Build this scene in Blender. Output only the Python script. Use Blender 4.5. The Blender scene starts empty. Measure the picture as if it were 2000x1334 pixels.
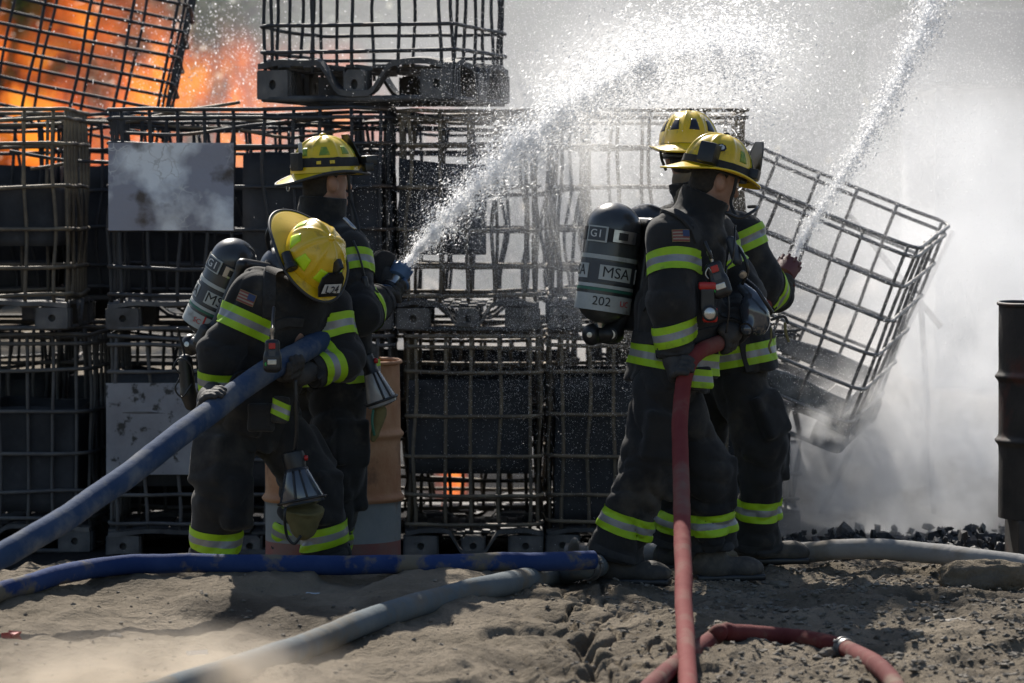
import bpy, bmesh, math, random
import numpy as np
from mathutils import Vector, Matrix
PI = math.pi
scene = bpy.context.scene
C = scene.collection

# ------------------------------------------------------------------ camera
FPX = 7500.0                      # focal length in pixels of the 2000 px wide photograph (135 mm on full frame)
CAMZ = 1.55
PITCH = math.atan(267.0 / FPX)    # horizon at y = 400
cam = bpy.data.cameras.new('camera'); cam.sensor_width = 36.0; cam.lens = 36.0 * FPX / 2000.0
cam.clip_start = 0.5; cam.clip_end = 3000
cam.dof.use_dof = True; cam.dof.focus_distance = 15.95; cam.dof.aperture_fstop = 3.5
camo = bpy.data.objects.new('camera', cam); C.objects.link(camo)
camo.location = (0, 0, CAMZ); camo.rotation_euler = (PI / 2 - PITCH, 0, 0)
scene.camera = camo

# ------------------------------------------------------------------ light
SUN_EL, SUN_AZ = math.radians(42), math.radians(-14)       # behind the scene, a little to the left
world = bpy.data.worlds.new('World'); scene.world = world; world.use_nodes = True
wn = world.node_tree.nodes; wl = world.node_tree.links
sky = wn.new('ShaderNodeTexSky'); sky.sky_type = 'NISHITA'; sky.sun_disc = False
sky.sun_elevation = SUN_EL; sky.sun_rotation = SUN_AZ; sky.dust_density = 1.0; sky.air_density = 1.0
bg = wn['Background']; wl.new(sky.outputs[0], bg.inputs[0]); bg.inputs[1].default_value = 0.075
sun = bpy.data.lights.new('sun', 'SUN'); sun.energy = 5.0; sun.angle = math.radians(0.5); sun.color = (1.0, 0.94, 0.85)
suno = bpy.data.objects.new('sun', sun); C.objects.link(suno)
SUNDIR = Vector((math.sin(SUN_AZ) * math.cos(SUN_EL), math.cos(SUN_AZ) * math.cos(SUN_EL), math.sin(SUN_EL)))  # towards the sun
suno.rotation_euler = SUNDIR.to_track_quat('Z', 'Y').to_euler()
suno.location = SUNDIR * 40
vs = scene.view_settings; vs.view_transform = 'Standard'; vs.look = 'None'; vs.exposure = 0.6; vs.gamma = 1.0
scene.cycles.use_denoising = True
scene.cycles.max_bounces = 10; scene.cycles.diffuse_bounces = 7; scene.cycles.glossy_bounces = 3
scene.cycles.transmission_bounces = 4; scene.cycles.volume_bounces = 6; scene.cycles.transparent_max_bounces = 12
scene.cycles.volume_step_rate = 1.0; scene.cycles.volume_max_steps = 96
scene.cycles.sample_clamp_indirect = 4.0

_cf = np.array([0, math.cos(PITCH), -math.sin(PITCH)]); _cu = np.array([0, math.sin(PITCH), math.cos(PITCH)])
def at(px, py, Y):
    """photo pixel (2000 x 1334) at depth Y -> world point"""
    d = np.array([(px - 1000) / FPX, 0, 0]) + _cu * ((667 - py) / FPX) + _cf
    return np.array([0, 0, CAMZ]) + d * (Y / d[1])

# ------------------------------------------------------------------ noise
_lat = np.random.RandomState(11).uniform(-1, 1, (64, 64, 64)).astype(np.float32)
def vn(x, y, z=0.0):
    x = np.asarray(x, np.float64); y = np.asarray(y, np.float64); z = np.asarray(z, np.float64) + 0 * x
    xi = np.floor(x).astype(int); yi = np.floor(y).astype(int); zi = np.floor(z).astype(int)
    fx = x - xi; fy = y - yi; fz = z - zi
    fx = fx * fx * (3 - 2 * fx); fy = fy * fy * (3 - 2 * fy); fz = fz * fz * (3 - 2 * fz)
    xi &= 63; yi &= 63; zi &= 63; x1 = (xi + 1) & 63; y1 = (yi + 1) & 63; z1 = (zi + 1) & 63
    L = _lat
    a = L[xi, yi, zi] * (1 - fx) + L[x1, yi, zi] * fx; b = L[xi, y1, zi] * (1 - fx) + L[x1, y1, zi] * fx
    c = L[xi, yi, z1] * (1 - fx) + L[x1, yi, z1] * fx; d = L[xi, y1, z1] * (1 - fx) + L[x1, y1, z1] * fx
    return (a * (1 - fy) + b * fy) * (1 - fz) + (c * (1 - fy) + d * fy) * fz
def fbm(x, y, z=0.0, o=4):
    s = 0; a = 1.0; f = 1.0
    for i in range(o):
        s = s + a * vn(x * f + 13.7 * i, y * f + 7.1 * i, z * f + 3.3 * i); a *= 0.5; f *= 2.03
    return s
def sstep(a, b, x):
    t = np.clip((x - a) / (b - a), 0, 1); return t * t * (3 - 2 * t)

# ------------------------------------------------------------------ objects
def mesh_np(name, V, F, smooth=True, mats=(), mi=None):
    me = bpy.data.meshes.new(name)
    V = np.asarray(V, np.float32); F = np.asarray(F, np.int32); k = F.shape[1]; n = len(F)
    me.vertices.add(len(V)); me.vertices.foreach_set('co', V.ravel())
    me.loops.add(n * k); me.loops.foreach_set('vertex_index', F.ravel())
    me.polygons.add(n); me.polygons.foreach_set('loop_start', np.arange(0, n * k, k, dtype=np.int32))
    if mi is not None: me.polygons.foreach_set('material_index', np.asarray(mi, np.int32))
    me.update(calc_edges=True); me.validate()
    me.polygons.foreach_set('use_smooth', np.full(len(me.polygons), smooth))
    for m in mats: me.materials.append(m)
    return me
def mesh_bm(name, bm, mats=(), smooth=True):
    bmesh.ops.recalc_face_normals(bm, faces=bm.faces[:])
    me = bpy.data.meshes.new(name); bm.to_mesh(me); bm.free()
    if smooth is True or smooth is False: me.polygons.foreach_set('use_smooth', np.full(len(me.polygons), smooth))
    for m in (mats if isinstance(mats, (list, tuple)) else [mats]): me.materials.append(m)
    return me
def link(name, me, parent=None, loc=None, rot=None, scale=None):
    o = bpy.data.objects.new(name, me); C.objects.link(o)
    if parent is not None: o.parent = parent
    if loc is not None: o.location = loc
    if rot is not None: o.rotation_euler = rot
    if scale is not None: o.scale = scale
    return o
def tag(o, label=None, cat=None, group=None, kind=None):
    if label: o['label'] = label
    if cat: o['category'] = cat
    if group: o['group'] = group
    if kind: o['kind'] = kind
    return o
def smooth_angle(me, ang=0.7):
    """shade smooth but keep hard edges sharper than ang"""
    bm = bmesh.new(); bm.from_mesh(me)
    for f in bm.faces: f.smooth = True
    for e in bm.edges:
        if len(e.link_faces) == 2 and e.calc_face_angle(0) > ang: e.smooth = False
    bm.to_mesh(me); bm.free(); return me

def add_box(bm, c, h, R=None, bevel=0.0, mi=0):
    r = bmesh.ops.create_cube(bm, size=2.0)
    M = Matrix.Translation(Vector(c)) @ (Matrix(R).to_4x4() if R is not None else Matrix.Identity(4)) @ Matrix.Diagonal((*h, 1))
    vs_ = r['verts']; bmesh.ops.transform(bm, matrix=M, verts=vs_)
    fs = {f for v in vs_ for f in v.link_faces}
    for f in fs: f.material_index = mi
    if bevel > 0:
        es = {e for v in vs_ for e in v.link_edges}
        bmesh.ops.bevel(bm, geom=list(es), offset=bevel, segments=2, affect='EDGES', profile=0.6)
def frame(t, up=(0, 0, 1)):
    """3x3 columns x,y,z with z along t"""
    z = np.asarray(t, float); z = z / (np.linalg.norm(z) + 1e-12); u = np.asarray(up, float)
    if abs(np.dot(z, u)) / (np.linalg.norm(u) + 1e-9) > 0.98: u = np.array([0, 1.0, 0]) if abs(z[1]) < 0.9 else np.array([1.0, 0, 0])
    x = np.cross(u, z); x /= np.linalg.norm(x); y = np.cross(z, x)
    return np.stack([x, y, z], 1)
def tube_vf(P, R, n=8, closed=False, cap=True, up=(0, 0, 1), sq=None):
    """tube along points P (k,3), radius R scalar or (k,). returns V,F(quads)"""
    P = np.asarray(P, float); k = len(P); R = np.broadcast_to(np.asarray(R, float), (k,))
    T = np.roll(P, -1, 0) - np.roll(P, 1, 0) if closed else np.gradient(P, axis=0)
    V = []
    fr = frame(T[0], up); prev = fr[:, 0]
    for i in range(k):
        z = T[i] / (np.linalg.norm(T[i]) + 1e-12)
        x = prev - np.dot(prev, z) * z; x /= (np.linalg.norm(x) + 1e-12); y = np.cross(z, x); prev = x
        a = np.arange(n) / n * 2 * PI
        e = 1.0 if sq is None else sq[1]; w = 1.0 if sq is None else sq[0]
        V.append(P[i] + R[i] * (w * np.cos(a)[:, None] * x + e * np.sin(a)[:, None] * y))
    V = np.concatenate(V); F = []
    kk = k if closed else k - 1
    for i in range(kk):
        j = (i + 1) % k
        for a in range(n):
            b = (a + 1) % n; F.append((i * n + a, i * n + b, j * n + b, j * n + a))
    if cap and not closed:
        V = np.concatenate([V, P[:1], P[-1:]]); c0 = k * n; c1 = c0 + 1
        for a in range(0, n, 2):
            F.append((c0, (a + 2) % n, (a + 1) % n, a)); o = (k - 1) * n
            F.append((c1, o + a, o + (a + 1) % n, o + (a + 2) % n))
    return V, np.array(F)
def cat_vf(L):
    V = []; F = []; n = 0
    for v, f in L: V.append(v); F.append(f + n); n += len(v)
    return np.concatenate(V), np.concatenate(F)
def spline(pts, n=40):
    """Catmull-Rom through pts"""
    P = np.asarray(pts, float); P = np.concatenate([2 * P[:1] - P[1:2], P, 2 * P[-1:] - P[-2:-1]])
    out = []; m = len(P) - 3
    for i in range(n):
        u = i / (n - 1) * m; k = min(int(u), m - 1); t = u - k
        p0, p1, p2, p3 = P[k:k + 4]
        out.append(0.5 * ((2 * p1) + (-p0 + p2) * t + (2 * p0 - 5 * p1 + 4 * p2 - p3) * t * t + (-p0 + 3 * p1 - 3 * p2 + p3) * t ** 3))
    return np.array(out)
def lathe(prof, n=32):
    """profile [(r,z)] around z -> V,F quads"""
    V = []; F = []
    for r, z in prof:
        for a in range(n): V.append((r * math.cos(a / n * 2 * PI), r * math.sin(a / n * 2 * PI), z))
    for i in range(len(prof) - 1):
        for a in range(n):
            b = (a + 1) % n; F.append((i * n + a, i * n + b, (i + 1) * n + b, (i + 1) * n + a))
    return np.array(V, float), np.array(F)

# ------------------------------------------------------------------ materials
def mat(name, c1, c2=None, scale=8, rough=0.6, metal=0.0, bump=0.0, bscale=60, detail=6, spec=0.5, r2=None, lo=0.35, hi=0.65,
        c3=None, scale3=3, lo3=0.5, hi3=0.6, coat=0.0, stretch=None, bdist=0.01, sheen=0.0):
    m = bpy.data.materials.new(name); m.use_nodes = True; nt = m.node_tree; N = nt.nodes; L = nt.links
    b = N['Principled BSDF']; b.inputs['Metallic'].default_value = metal; b.inputs['Roughness'].default_value = rough
    b.inputs['Specular IOR Level'].default_value = spec; b.inputs['Base Color'].default_value = (*c1, 1)
    b.inputs['Coat Weight'].default_value = coat
    if sheen: b.inputs['Sheen Weight'].default_value = sheen; b.inputs['Sheen Roughness'].default_value = 0.5
    tc = N.new('ShaderNodeTexCoord'); src = tc.outputs['Object']
    if stretch:
        mp = N.new('ShaderNodeMapping'); mp.inputs['Scale'].default_value = stretch; L.new(src, mp.inputs[0]); src = mp.outputs[0]
    def ramp(sc, lo, hi, w=0.0):
        n = N.new('ShaderNodeTexNoise'); n.inputs['Scale'].default_value = sc; n.inputs['Detail'].default_value = detail; n.inputs['Roughness'].default_value = 0.6
        L.new(src, n.inputs['Vector'])
        mr = N.new('ShaderNodeMapRange'); mr.inputs[1].default_value = lo; mr.inputs[2].default_value = hi; L.new(n.outputs[0], mr.inputs[0]); return mr.outputs[0]
    if c2:
        f = ramp(scale, lo, hi); mx = N.new('ShaderNodeMix'); mx.data_type = 'RGBA'
        mx.inputs[6].default_value = (*c1, 1); mx.inputs[7].default_value = (*c2, 1); L.new(f, mx.inputs[0]); col = mx.outputs[2]
        if r2 is not None:
            mm = N.new('ShaderNodeMapRange'); mm.inputs[3].default_value = rough; mm.inputs[4].default_value = r2; L.new(f, mm.inputs[0]); L.new(mm.outputs[0], b.inputs['Roughness'])
        if c3:
            f3 = ramp(scale3, lo3, hi3); m3 = N.new('ShaderNodeMix'); m3.data_type = 'RGBA'; L.new(col, m3.inputs[6]); m3.inputs[7].default_value = (*c3, 1); L.new(f3, m3.inputs[0]); col = m3.outputs[2]
        L.new(col, b.inputs['Base Color'])
    if bump:
        n = N.new('ShaderNodeTexNoise'); n.inputs['Scale'].default_value = bscale; n.inputs['Detail'].default_value = 8; n.inputs['Roughness'].default_value = 0.65; L.new(src, n.inputs['Vector'])
        bp = N.new('ShaderNodeBump'); bp.inputs['Strength'].default_value = bump; bp.inputs['Distance'].default_value = bdist; L.new(n.outputs[0], bp.inputs['Height']); L.new(bp.outputs[0], b.inputs['Normal'])
    return m
# ================================================================== the setting
M_sand = mat('sand', (0.165, 0.136, 0.098), (0.27, 0.225, 0.168), scale=2.2, rough=0.95, bump=1.0, bscale=48, spec=0.15, c3=(0.088, 0.072, 0.054), scale3=1.3, lo3=0.50, hi3=0.66, bdist=0.03)
def burn_scar(m):
    """soot-blackened ground under and behind the burning stack"""
    nt = m.node_tree; N = nt.nodes; L = nt.links; b = N['Principled BSDF']; src = b.inputs['Base Color'].links[0].from_socket
    g_ = N.new('ShaderNodeNewGeometry'); sx = N.new('ShaderNodeSeparateXYZ'); L.new(g_.outputs['Position'], sx.inputs[0]); nz = N.new('ShaderNodeTexNoise'); nz.inputs['Scale'].default_value = 1.7; nz.inputs['Detail'].default_value = 5; L.new(g_.outputs['Position'], nz.inputs['Vector'])
    ad = N.new('ShaderNodeMath'); ad.operation = 'MULTIPLY_ADD'; ad.inputs[1].default_value = 1.1; L.new(nz.outputs[0], ad.inputs[0]); L.new(sx.outputs['Y'], ad.inputs[2])
    mr = N.new('ShaderNodeMapRange'); mr.inputs[1].default_value = 17.6; mr.inputs[2].default_value = 18.2; L.new(ad.outputs[0], mr.inputs[0])
    m2 = N.new('ShaderNodeMapRange'); m2.inputs[1].default_value = 34.0; m2.inputs[2].default_value = 30.0; L.new(ad.outputs[0], m2.inputs[0])
    mu = N.new('ShaderNodeMath'); mu.operation = 'MULTIPLY'; L.new(mr.outputs[0], mu.inputs[0]); L.new(m2.outputs[0], mu.inputs[1])
    mx = N.new('ShaderNodeMix'); mx.data_type = 'RGBA'; L.new(mu.outputs[0], mx.inputs[0]); L.new(src, mx.inputs[6]); mx.inputs[7].default_value = (0.028, 0.026, 0.025, 1); L.new(mx.outputs[2], b.inputs['Base Color'])
burn_scar(M_sand)
def ground_z(x, y):
    x = np.asarray(x, float); y = np.asarray(y, float)
    left = 1 - sstep(-0.35, 0.45, x)
    crest = 0.105 * np.exp(-((y - 15.05) / 0.62) ** 2) * left
    z = crest - 0.04 * left * sstep(15.3, 16.0, y) * (1 - sstep(16.8, 17.6, y)) - 0.10 * sstep(16.7, 17.5, y) - 0.05 * (1 - sstep(12.0, 14.6, y))
    near = (1 - sstep(17.0, 19.0, y)) * (1 - sstep(3.2, 5, np.abs(x)))
    z = z + near * (0.024 * fbm(x * 1.7, y * 1.2, 1.0, 3) + 0.024 * fbm(x * 5 + 5, y * 4, 2.0, 3))
    rough = 0.5 + 0.35 * sstep(0.0, 1.0, x) + 0.5 * np.clip(vn(x * 0.9 + 4, y * 0.7, 5), 0, 1)
    clod = np.abs(fbm(x * 9, y * 7, 3.0, 4))
    z = z + near * rough * (0.010 * clod + 0.010 * np.abs(fbm(x * 19 + 3, y * 14, 5.0, 3)) + 0.007 * vn(x * 38, y * 33, 7))
    # footprints and scuffs
    fp = vn(x * 3.1 + 20, y * 3.6 + 9, 8.0); z = z - near * 0.03 * sstep(0.35, 0.6, fp)
    return z
CRX = lambda y: 0.30 + 0.075 * np.sin(y * 3.1 + 0.6) + 0.05 * vn(y * 5.0, y * 0 + 3, 1.0) + 0.03 * vn(y * 15.0, y * 0 + 8, 1.0)
def ground_full(x, y):
    z = ground_z(x, y)
    w = sstep(12.2, 12.8, y) * (1 - sstep(15.2, 15.7, y))
    d = np.abs(x - CRX(y)) / (0.028 + 0.018 * vn(y * 9, y * 0, 4)); z = z - w * 0.075 * np.exp(-d ** 2 * 1.2)
    # broken crust either side of the crack
    a = np.exp(-((x - 0.30) / 0.22) ** 2) * w
    cell = np.abs(vn(x * 7 + 3, y * 5, 12.0)); cell2 = np.abs(vn(x * 12 + 31, y * 9, 15.0))
    z = z - a * 0.055 * (1 - sstep(0.02, 0.12, cell)) - a * 0.035 * (1 - sstep(0.02, 0.14, cell2)) + a * 0.025 * vn(x * 5, y * 4, 17.0)
    return z
def gpt(x, y): return float(ground_full(np.array([x]), np.array([y]))[0])
xs = np.concatenate([[-900, -300, -120, -50, -22, -12, -8, -6, -4.6, -3.8, -3.2], np.arange(-2.7, 2.7, 0.0125), [2.8, 3.3, 4, 5, 7, 11, 20, 50, 120, 300, 900]])
ys = np.concatenate([[-40, -8, 0, 5, 9, 10.5, 11.4], np.arange(11.9, 17.4, 0.0145), np.arange(17.45, 20, 0.1), [20.5, 21.5, 23, 26, 31, 40, 60, 100, 200, 500, 1500]])
GX, GY = np.meshgrid(xs, ys, indexing='ij'); GZ = ground_full(GX, GY)
nx_, ny_ = GX.shape; idx = np.arange(nx_ * ny_).reshape(nx_, ny_)
F = np.stack([idx[:-1, :-1], idx[1:, :-1], idx[1:, 1:], idx[:-1, 1:]], -1).reshape(-1, 4)
g = link('ground', mesh_np('ground', np.stack([GX, GY, GZ], -1).reshape(-1, 3), F, True, [M_sand])); tag(g, kind='structure')

# loose stones and crumbs: nobody could count them
rs = np.random.RandomState(3)
OCT_V = np.array([[1, 0, 0], [-1, 0, 0], [0, 1, 0], [0, -1, 0], [0, 0, 1], [0, 0, -1]], float)
OCT_F = np.array([[0, 2, 4], [2, 1, 4], [1, 3, 4], [3, 0, 4], [2, 0, 5], [1, 2, 5], [3, 1, 5], [0, 3, 5]])
TET_V = np.array([[1, 1, 1], [-1, -1, 1], [-1, 1, -1], [1, -1, -1]], float) / math.sqrt(3)
TET_F = np.array([[0, 2, 1], [0, 3, 2], [0, 1, 3], [1, 2, 3]])
def scatter(Pc, R, S=None, base='oct', jit=0.25, rs=rs, D=None, el=None):
    """Pc (n,3) centres, R (n,) sizes; optional stretch directions D (n,3) with el (n,)"""
    bv, bf = (OCT_V, OCT_F) if base == 'oct' else (TET_V, TET_F)
    n = len(Pc); k = len(bv)
    V = bv[None] + rs.uniform(-jit, jit, (n, k, 3))
    q = rs.normal(size=(n, 4)); q /= np.linalg.norm(q, axis=1)[:, None]; w, x, y, z = q.T
    Rm = np.stack([1 - 2 * (y * y + z * z), 2 * (x * y - z * w), 2 * (x * z + y * w), 2 * (x * y + z * w), 1 - 2 * (x * x + z * z), 2 * (y * z - x * w), 2 * (x * z - y * w), 2 * (y * z + x * w), 1 - 2 * (x * x + y * y)], -1).reshape(n, 3, 3)
    V = np.einsum('nij,nkj->nki', Rm, V) * np.asarray(R)[:, None, None]
    if S is not None: V = V * S[:, None, :]
    if D is not None:
        a = np.einsum('nki,ni->nk', V, D); V = V + (a * (el[:, None] - 1))[..., None] * D[:, None, :]
    V = V + Pc[:, None, :]
    F = (bf[None] + (np.arange(n) * k)[:, None, None]).reshape(-1, 3)
    return V.reshape(-1, 3), F
M_stone = mat('stone', (0.075, 0.066, 0.054), (0.24, 0.21, 0.17), scale=5, rough=0.9, bump=0.4, bscale=90)
n = 20000
px_ = rs.uniform(-2.3, 2.3, n); py_ = rs.uniform(12.1, 16.6, n)
keep = (rs.uniform(size=n) < 0.12 + 0.88 * sstep(-0.2, 0.8, px_) + 0.3 * (vn(px_ * 2, py_ * 2, 3) > 0.2)); px_, py_ = px_[keep], py_[keep]
r_ = (0.0026 + 0.012 * rs.uniform(size=len(px_)) ** 4.2) * (0.75 + 0.45 * sstep(0.2, 1.2, px_))
Pc = np.stack([px_, py_, ground_full(px_, py_) + r_ * 0.35], -1)
V, F = scatter(Pc, r_, S=np.stack([np.full(len(r_), 1.25), np.ones(len(r_)), np.full(len(r_), 0.65)], -1))
tag(link('pebbles', mesh_np('pebbles', V, F, False, [M_stone])), 'loose pebbles and dirt crumbs strewn over the sandy ground', 'pebbles', kind='stuff')

def rock(name, px, py, Y, size, label, seed, m=M_stone, flat=0.6, cat='rock'):
    bm = bmesh.new(); bmesh.ops.create_icosphere(bm, subdivisions=4, radius=1.0)
    co = np.array([v.co[:] for v in bm.verts])
    n_ = fbm(co[:, 0] * 1.6 + seed, co[:, 1] * 1.6, co[:, 2] * 1.6, 5); n2 = np.abs(vn(co[:, 0] * 4 + seed, co[:, 1] * 4, co[:, 2] * 4))
    s = 1 + 0.30 * n_ - 0.12 * n2
    for v, k in zip(bm.verts, s): v.co = v.co * float(k)
    for v in bm.verts: v.co.x *= size[0]; v.co.y *= size[1]; v.co.z *= size[2]
    p = at(px, py, Y); o = link(name, mesh_bm(name, bm, [m], True), loc=(p[0], Y, gpt(p[0], Y) + size[2] * 0.25)); return tag(o, label, cat)
rock('rock', 1925, 1150, 15.3, (0.17, 0.10, 0.085), 'large dirt-crusted rock lying before the grey hose at right', 3.0, M_sand)
rock('rock', 1620, 1245, 13.7, (0.035, 0.03, 0.02), 'small flat pale stone left of the brown shadow', 9.0)
rock('rock', 1520, 1115, 15.9, (0.045, 0.03, 0.022), 'dark stone just in front of the foremost boot', 5.0)
rock('rock', 225, 1232, 13.8, (0.028, 0.024, 0.014), 'dark pebble on the open sand beside the red fragment', 7.0)
rock('rock', 1790, 1238, 13.85, (0.03, 0.025, 0.02), 'dark grey stone among rubble at lower right', 8.0)
rock('rock', 1870, 1212, 14.2, (0.06, 0.03, 0.02), 'pale flat slab of stone at lower right', 4.0, mat('pale_stone', (0.3, 0.27, 0.23), (0.4, 0.36, 0.3), rough=0.9, bump=0.3))
# ================================================================== far background
M_leaf = mat('leaves', (0.06, 0.10, 0.022), (0.11, 0.16, 0.035), scale=1.5, rough=0.6)
M_bark = mat('bark', (0.06, 0.045, 0.035), (0.1, 0.08, 0.06), rough=0.9, bump=0.5)
def tree(label, X, Y, H, R, seed, low=0.8):
    rs_ = np.random.RandomState(seed); o = bpy.data.objects.new('broadleaf_tree', None); C.objects.link(o); o.location = (X, Y, 0); tag(o, label, 'tree', 'trees beyond the fire')
    L = []
    zz = np.linspace(-0.2, H * 0.8, 9); L.append(tube_vf(np.stack([0.12 * vn(zz + seed, zz * 0, 1.0), 0.12 * vn(zz, zz * 0 + seed, 2.0), zz], -1), np.linspace(0.22, 0.05, 9), 8))
    cl = []
    for k in range(16):
        a = rs_.uniform(0, 2 * PI); h = rs_.uniform(0.15, 0.95); rr = R * (0.35 + 0.65 * rs_.uniform()) * (1 - 0.45 * h)
        tip = np.array([rr * math.cos(a), rr * math.sin(a), low + h * (H - low)]); b = np.array([0, 0, tip[2] * 0.7])
        L.append(tube_vf(np.linspace(b, tip, 5), np.linspace(0.06, 0.015, 5), 6)); cl.append(tip)
    V, F = cat_vf(L); link('trunk', mesh_np('trunk', V, F, True, [M_bark]), o)
    n = 5200; ci = rs_.randint(0, len(cl), n); Pc = np.array(cl)[ci] + rs_.normal(size=(n, 3)) * np.array([0.5, 0.5, 0.38]) * R * 0.42
    s = rs_.uniform(0.05, 0.12, n); A = rs_.normal(size=(n, 3)); A /= np.linalg.norm(A, axis=1)[:, None]; B = np.cross(A, rs_.normal(size=(n, 3))); B /= np.linalg.norm(B, axis=1)[:, None]
    V = np.stack([Pc - A * s[:, None], Pc - B * s[:, None] * 0.5, Pc + A * s[:, None], Pc + B * s[:, None] * 0.5], 1).reshape(-1, 3)
    link('crown', mesh_np('crown', V, np.arange(n * 4).reshape(-1, 4), False, [M_leaf]), o)
tree('leafy green tree behind the leaning cage at upper left', -5.6, 48, 6.2, 2.6, 1, 1.0)
tree('dark green tree between the leaning cage and the top cage', -3.55, 52, 6.8, 2.2, 2, 1.4)
tree('green tree at the far left edge beyond the flames', -8.2, 50, 6.0, 2.4, 3, 0.8)
# low pale shed far off to the right, with dark eaves
M_shedw = mat('pale_cladding', (0.5, 0.5, 0.48), (0.58, 0.57, 0.55), rough=0.8); M_shedr = mat('dark_roofing', (0.05, 0.05, 0.055), rough=0.7); M_dkglass = mat('dark_pane', (0.02, 0.02, 0.022), rough=0.1)
sh = bpy.data.objects.new('storage_shed', None); C.objects.link(sh); sh.location = (5.5, 36, 0); tag(sh, 'pale storage shed with dark eaves far behind the smoke at right', 'shed')
bm = bmesh.new(); add_box(bm, (0, 0, 1.25), (1.7, 1.5, 1.35)); link('wall', mesh_bm('wall', bm, [M_shedw], False), sh)
bm = bmesh.new(); add_box(bm, (0, 0, 2.95), (2.0, 1.9, 0.33), bevel=0.03); link('roof', mesh_bm('roof', bm, [M_shedr], False), sh)
bm = bmesh.new(); add_box(bm, (-0.4, -1.505, 1.9), (0.5, 0.02, 0.35)); w_ = link('window', mesh_bm('window', bm, [M_shedr], False), sh)
bm = bmesh.new(); add_box(bm, (-0.4, -1.53, 1.9), (0.43, 0.006, 0.28)); link('pane', mesh_bm('pane', bm, [M_dkglass], False), w_)
# folding steel trestle standing in the smoke
M_tres = mat('trestle_steel', (0.09, 0.09, 0.095), rough=0.6, metal=0.3)
tr = bpy.data.objects.new('steel_trestle', None); C.objects.link(tr); q = at(1760, 700, 20.5); tr.location = (q[0], 20.5, 0); tag(tr, 'thin steel trestle with crossed braces standing in the smoke', 'trestle')
def bar2(a, b, r=0.016):
    V, F = tube_vf(np.linspace(at(*a, 20.5), at(*b, 20.5), 4) - np.array([q[0], 20.5, 0]), r, 8); return mesh_np('brace', V, F, True, [M_tres])
link('brace', bar2((1860, 450), (1600, 1010)), tr); link('brace', bar2((1660, 420), (1840, 640)), tr, loc=(0, 0.05, 0))
link('leg', bar2((1790, 480), (1825, 1040)), tr, loc=(0, -0.04, 0))

# the wood that closes the view reads as one dark mass
rs2 = np.random.RandomState(8); n = 42000
Xw = rs2.uniform(-34, 34, n); Yw = rs2.uniform(66, 74, n); top = 7.5 + 1.6 * vn(Xw * 0.35, Yw * 0.1, 1.0) + 0.8 * vn(Xw * 1.1, Yw * 0.3, 4.0)
Pc = np.stack([Xw, Yw, rs2.uniform(0, 1, n) ** 0.8 * top], -1); s_ = rs2.uniform(0.2, 0.45, n); A_ = rs2.normal(size=(n, 3)); A_ /= np.linalg.norm(A_, axis=1)[:, None]; B_ = np.cross(A_, rs2.normal(size=(n, 3))); B_ /= np.linalg.norm(B_, axis=1)[:, None]
V = np.stack([Pc - A_ * s_[:, None], Pc - B_ * s_[:, None] * 0.6, Pc + A_ * s_[:, None], Pc + B_ * s_[:, None] * 0.6], 1).reshape(-1, 3)
tag(link('far_wood', mesh_np('far_wood', V, np.arange(n * 4).reshape(-1, 4), False, [M_leaf])), 'dark green wood closing the view behind the smoke', 'wood', kind='stuff')
# ================================================================== wire cages of burnt liquid totes
M_st_dark = mat('burnt_steel', (0.030, 0.032, 0.036), (0.075, 0.075, 0.078), scale=5, rough=0.5, metal=0.35, r2=0.75, bump=0.3, bscale=120, c3=(0.11, 0.075, 0.05), scale3=3.5, lo3=0.55, hi3=0.7)
M_st_rust = mat('rusty_steel', (0.07, 0.062, 0.052), (0.21, 0.17, 0.12), scale=6, rough=0.5, metal=0.3, r2=0.8, bump=0.3, bscale=120, c3=(0.34, 0.28, 0.19), scale3=4, lo3=0.5, hi3=0.7)  # rusty tan steel, its colour lightened so blocked bars still look lit
M_st_ash = mat('ashen_steel', (0.075, 0.075, 0.078), (0.17, 0.165, 0.16), scale=5, rough=0.6, metal=0.3, r2=0.85, bump=0.3, bscale=120, c3=(0.05, 0.045, 0.04), scale3=3, lo3=0.5, hi3=0.7)
M_st_wet = mat('wet_steel', (0.13, 0.13, 0.13), (0.26, 0.255, 0.25), scale=5, rough=0.35, metal=0.4, r2=0.6, bump=0.3, bscale=120, c3=(0.07, 0.065, 0.06), scale3=3, lo3=0.5, hi3=0.7)
M_melt = mat('melted_plastic', (0.30, 0.31, 0.32), (0.12, 0.125, 0.13), scale=9, rough=0.25, bump=0.8, bscale=30)
M_pallet = mat('charred_pallet', (0.035, 0.035, 0.037), (0.14, 0.135, 0.13), scale=4, rough=0.7, metal=0.1, bump=0.5, bscale=35, c3=(0.22, 0.20, 0.18), scale3=2.6, lo3=0.58, hi3=0.72)
M_tank = mat('charred_tank', (0.012, 0.013, 0.016), (0.045, 0.048, 0.055), scale=3, rough=0.75, bump=0.6, bscale=14, c3=(0.10, 0.10, 0.105), scale3=2.2, lo3=0.6, hi3=0.75)
M_hole = mat('hole_black', (0.008, 0.008, 0.008), rough=0.9)

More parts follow.
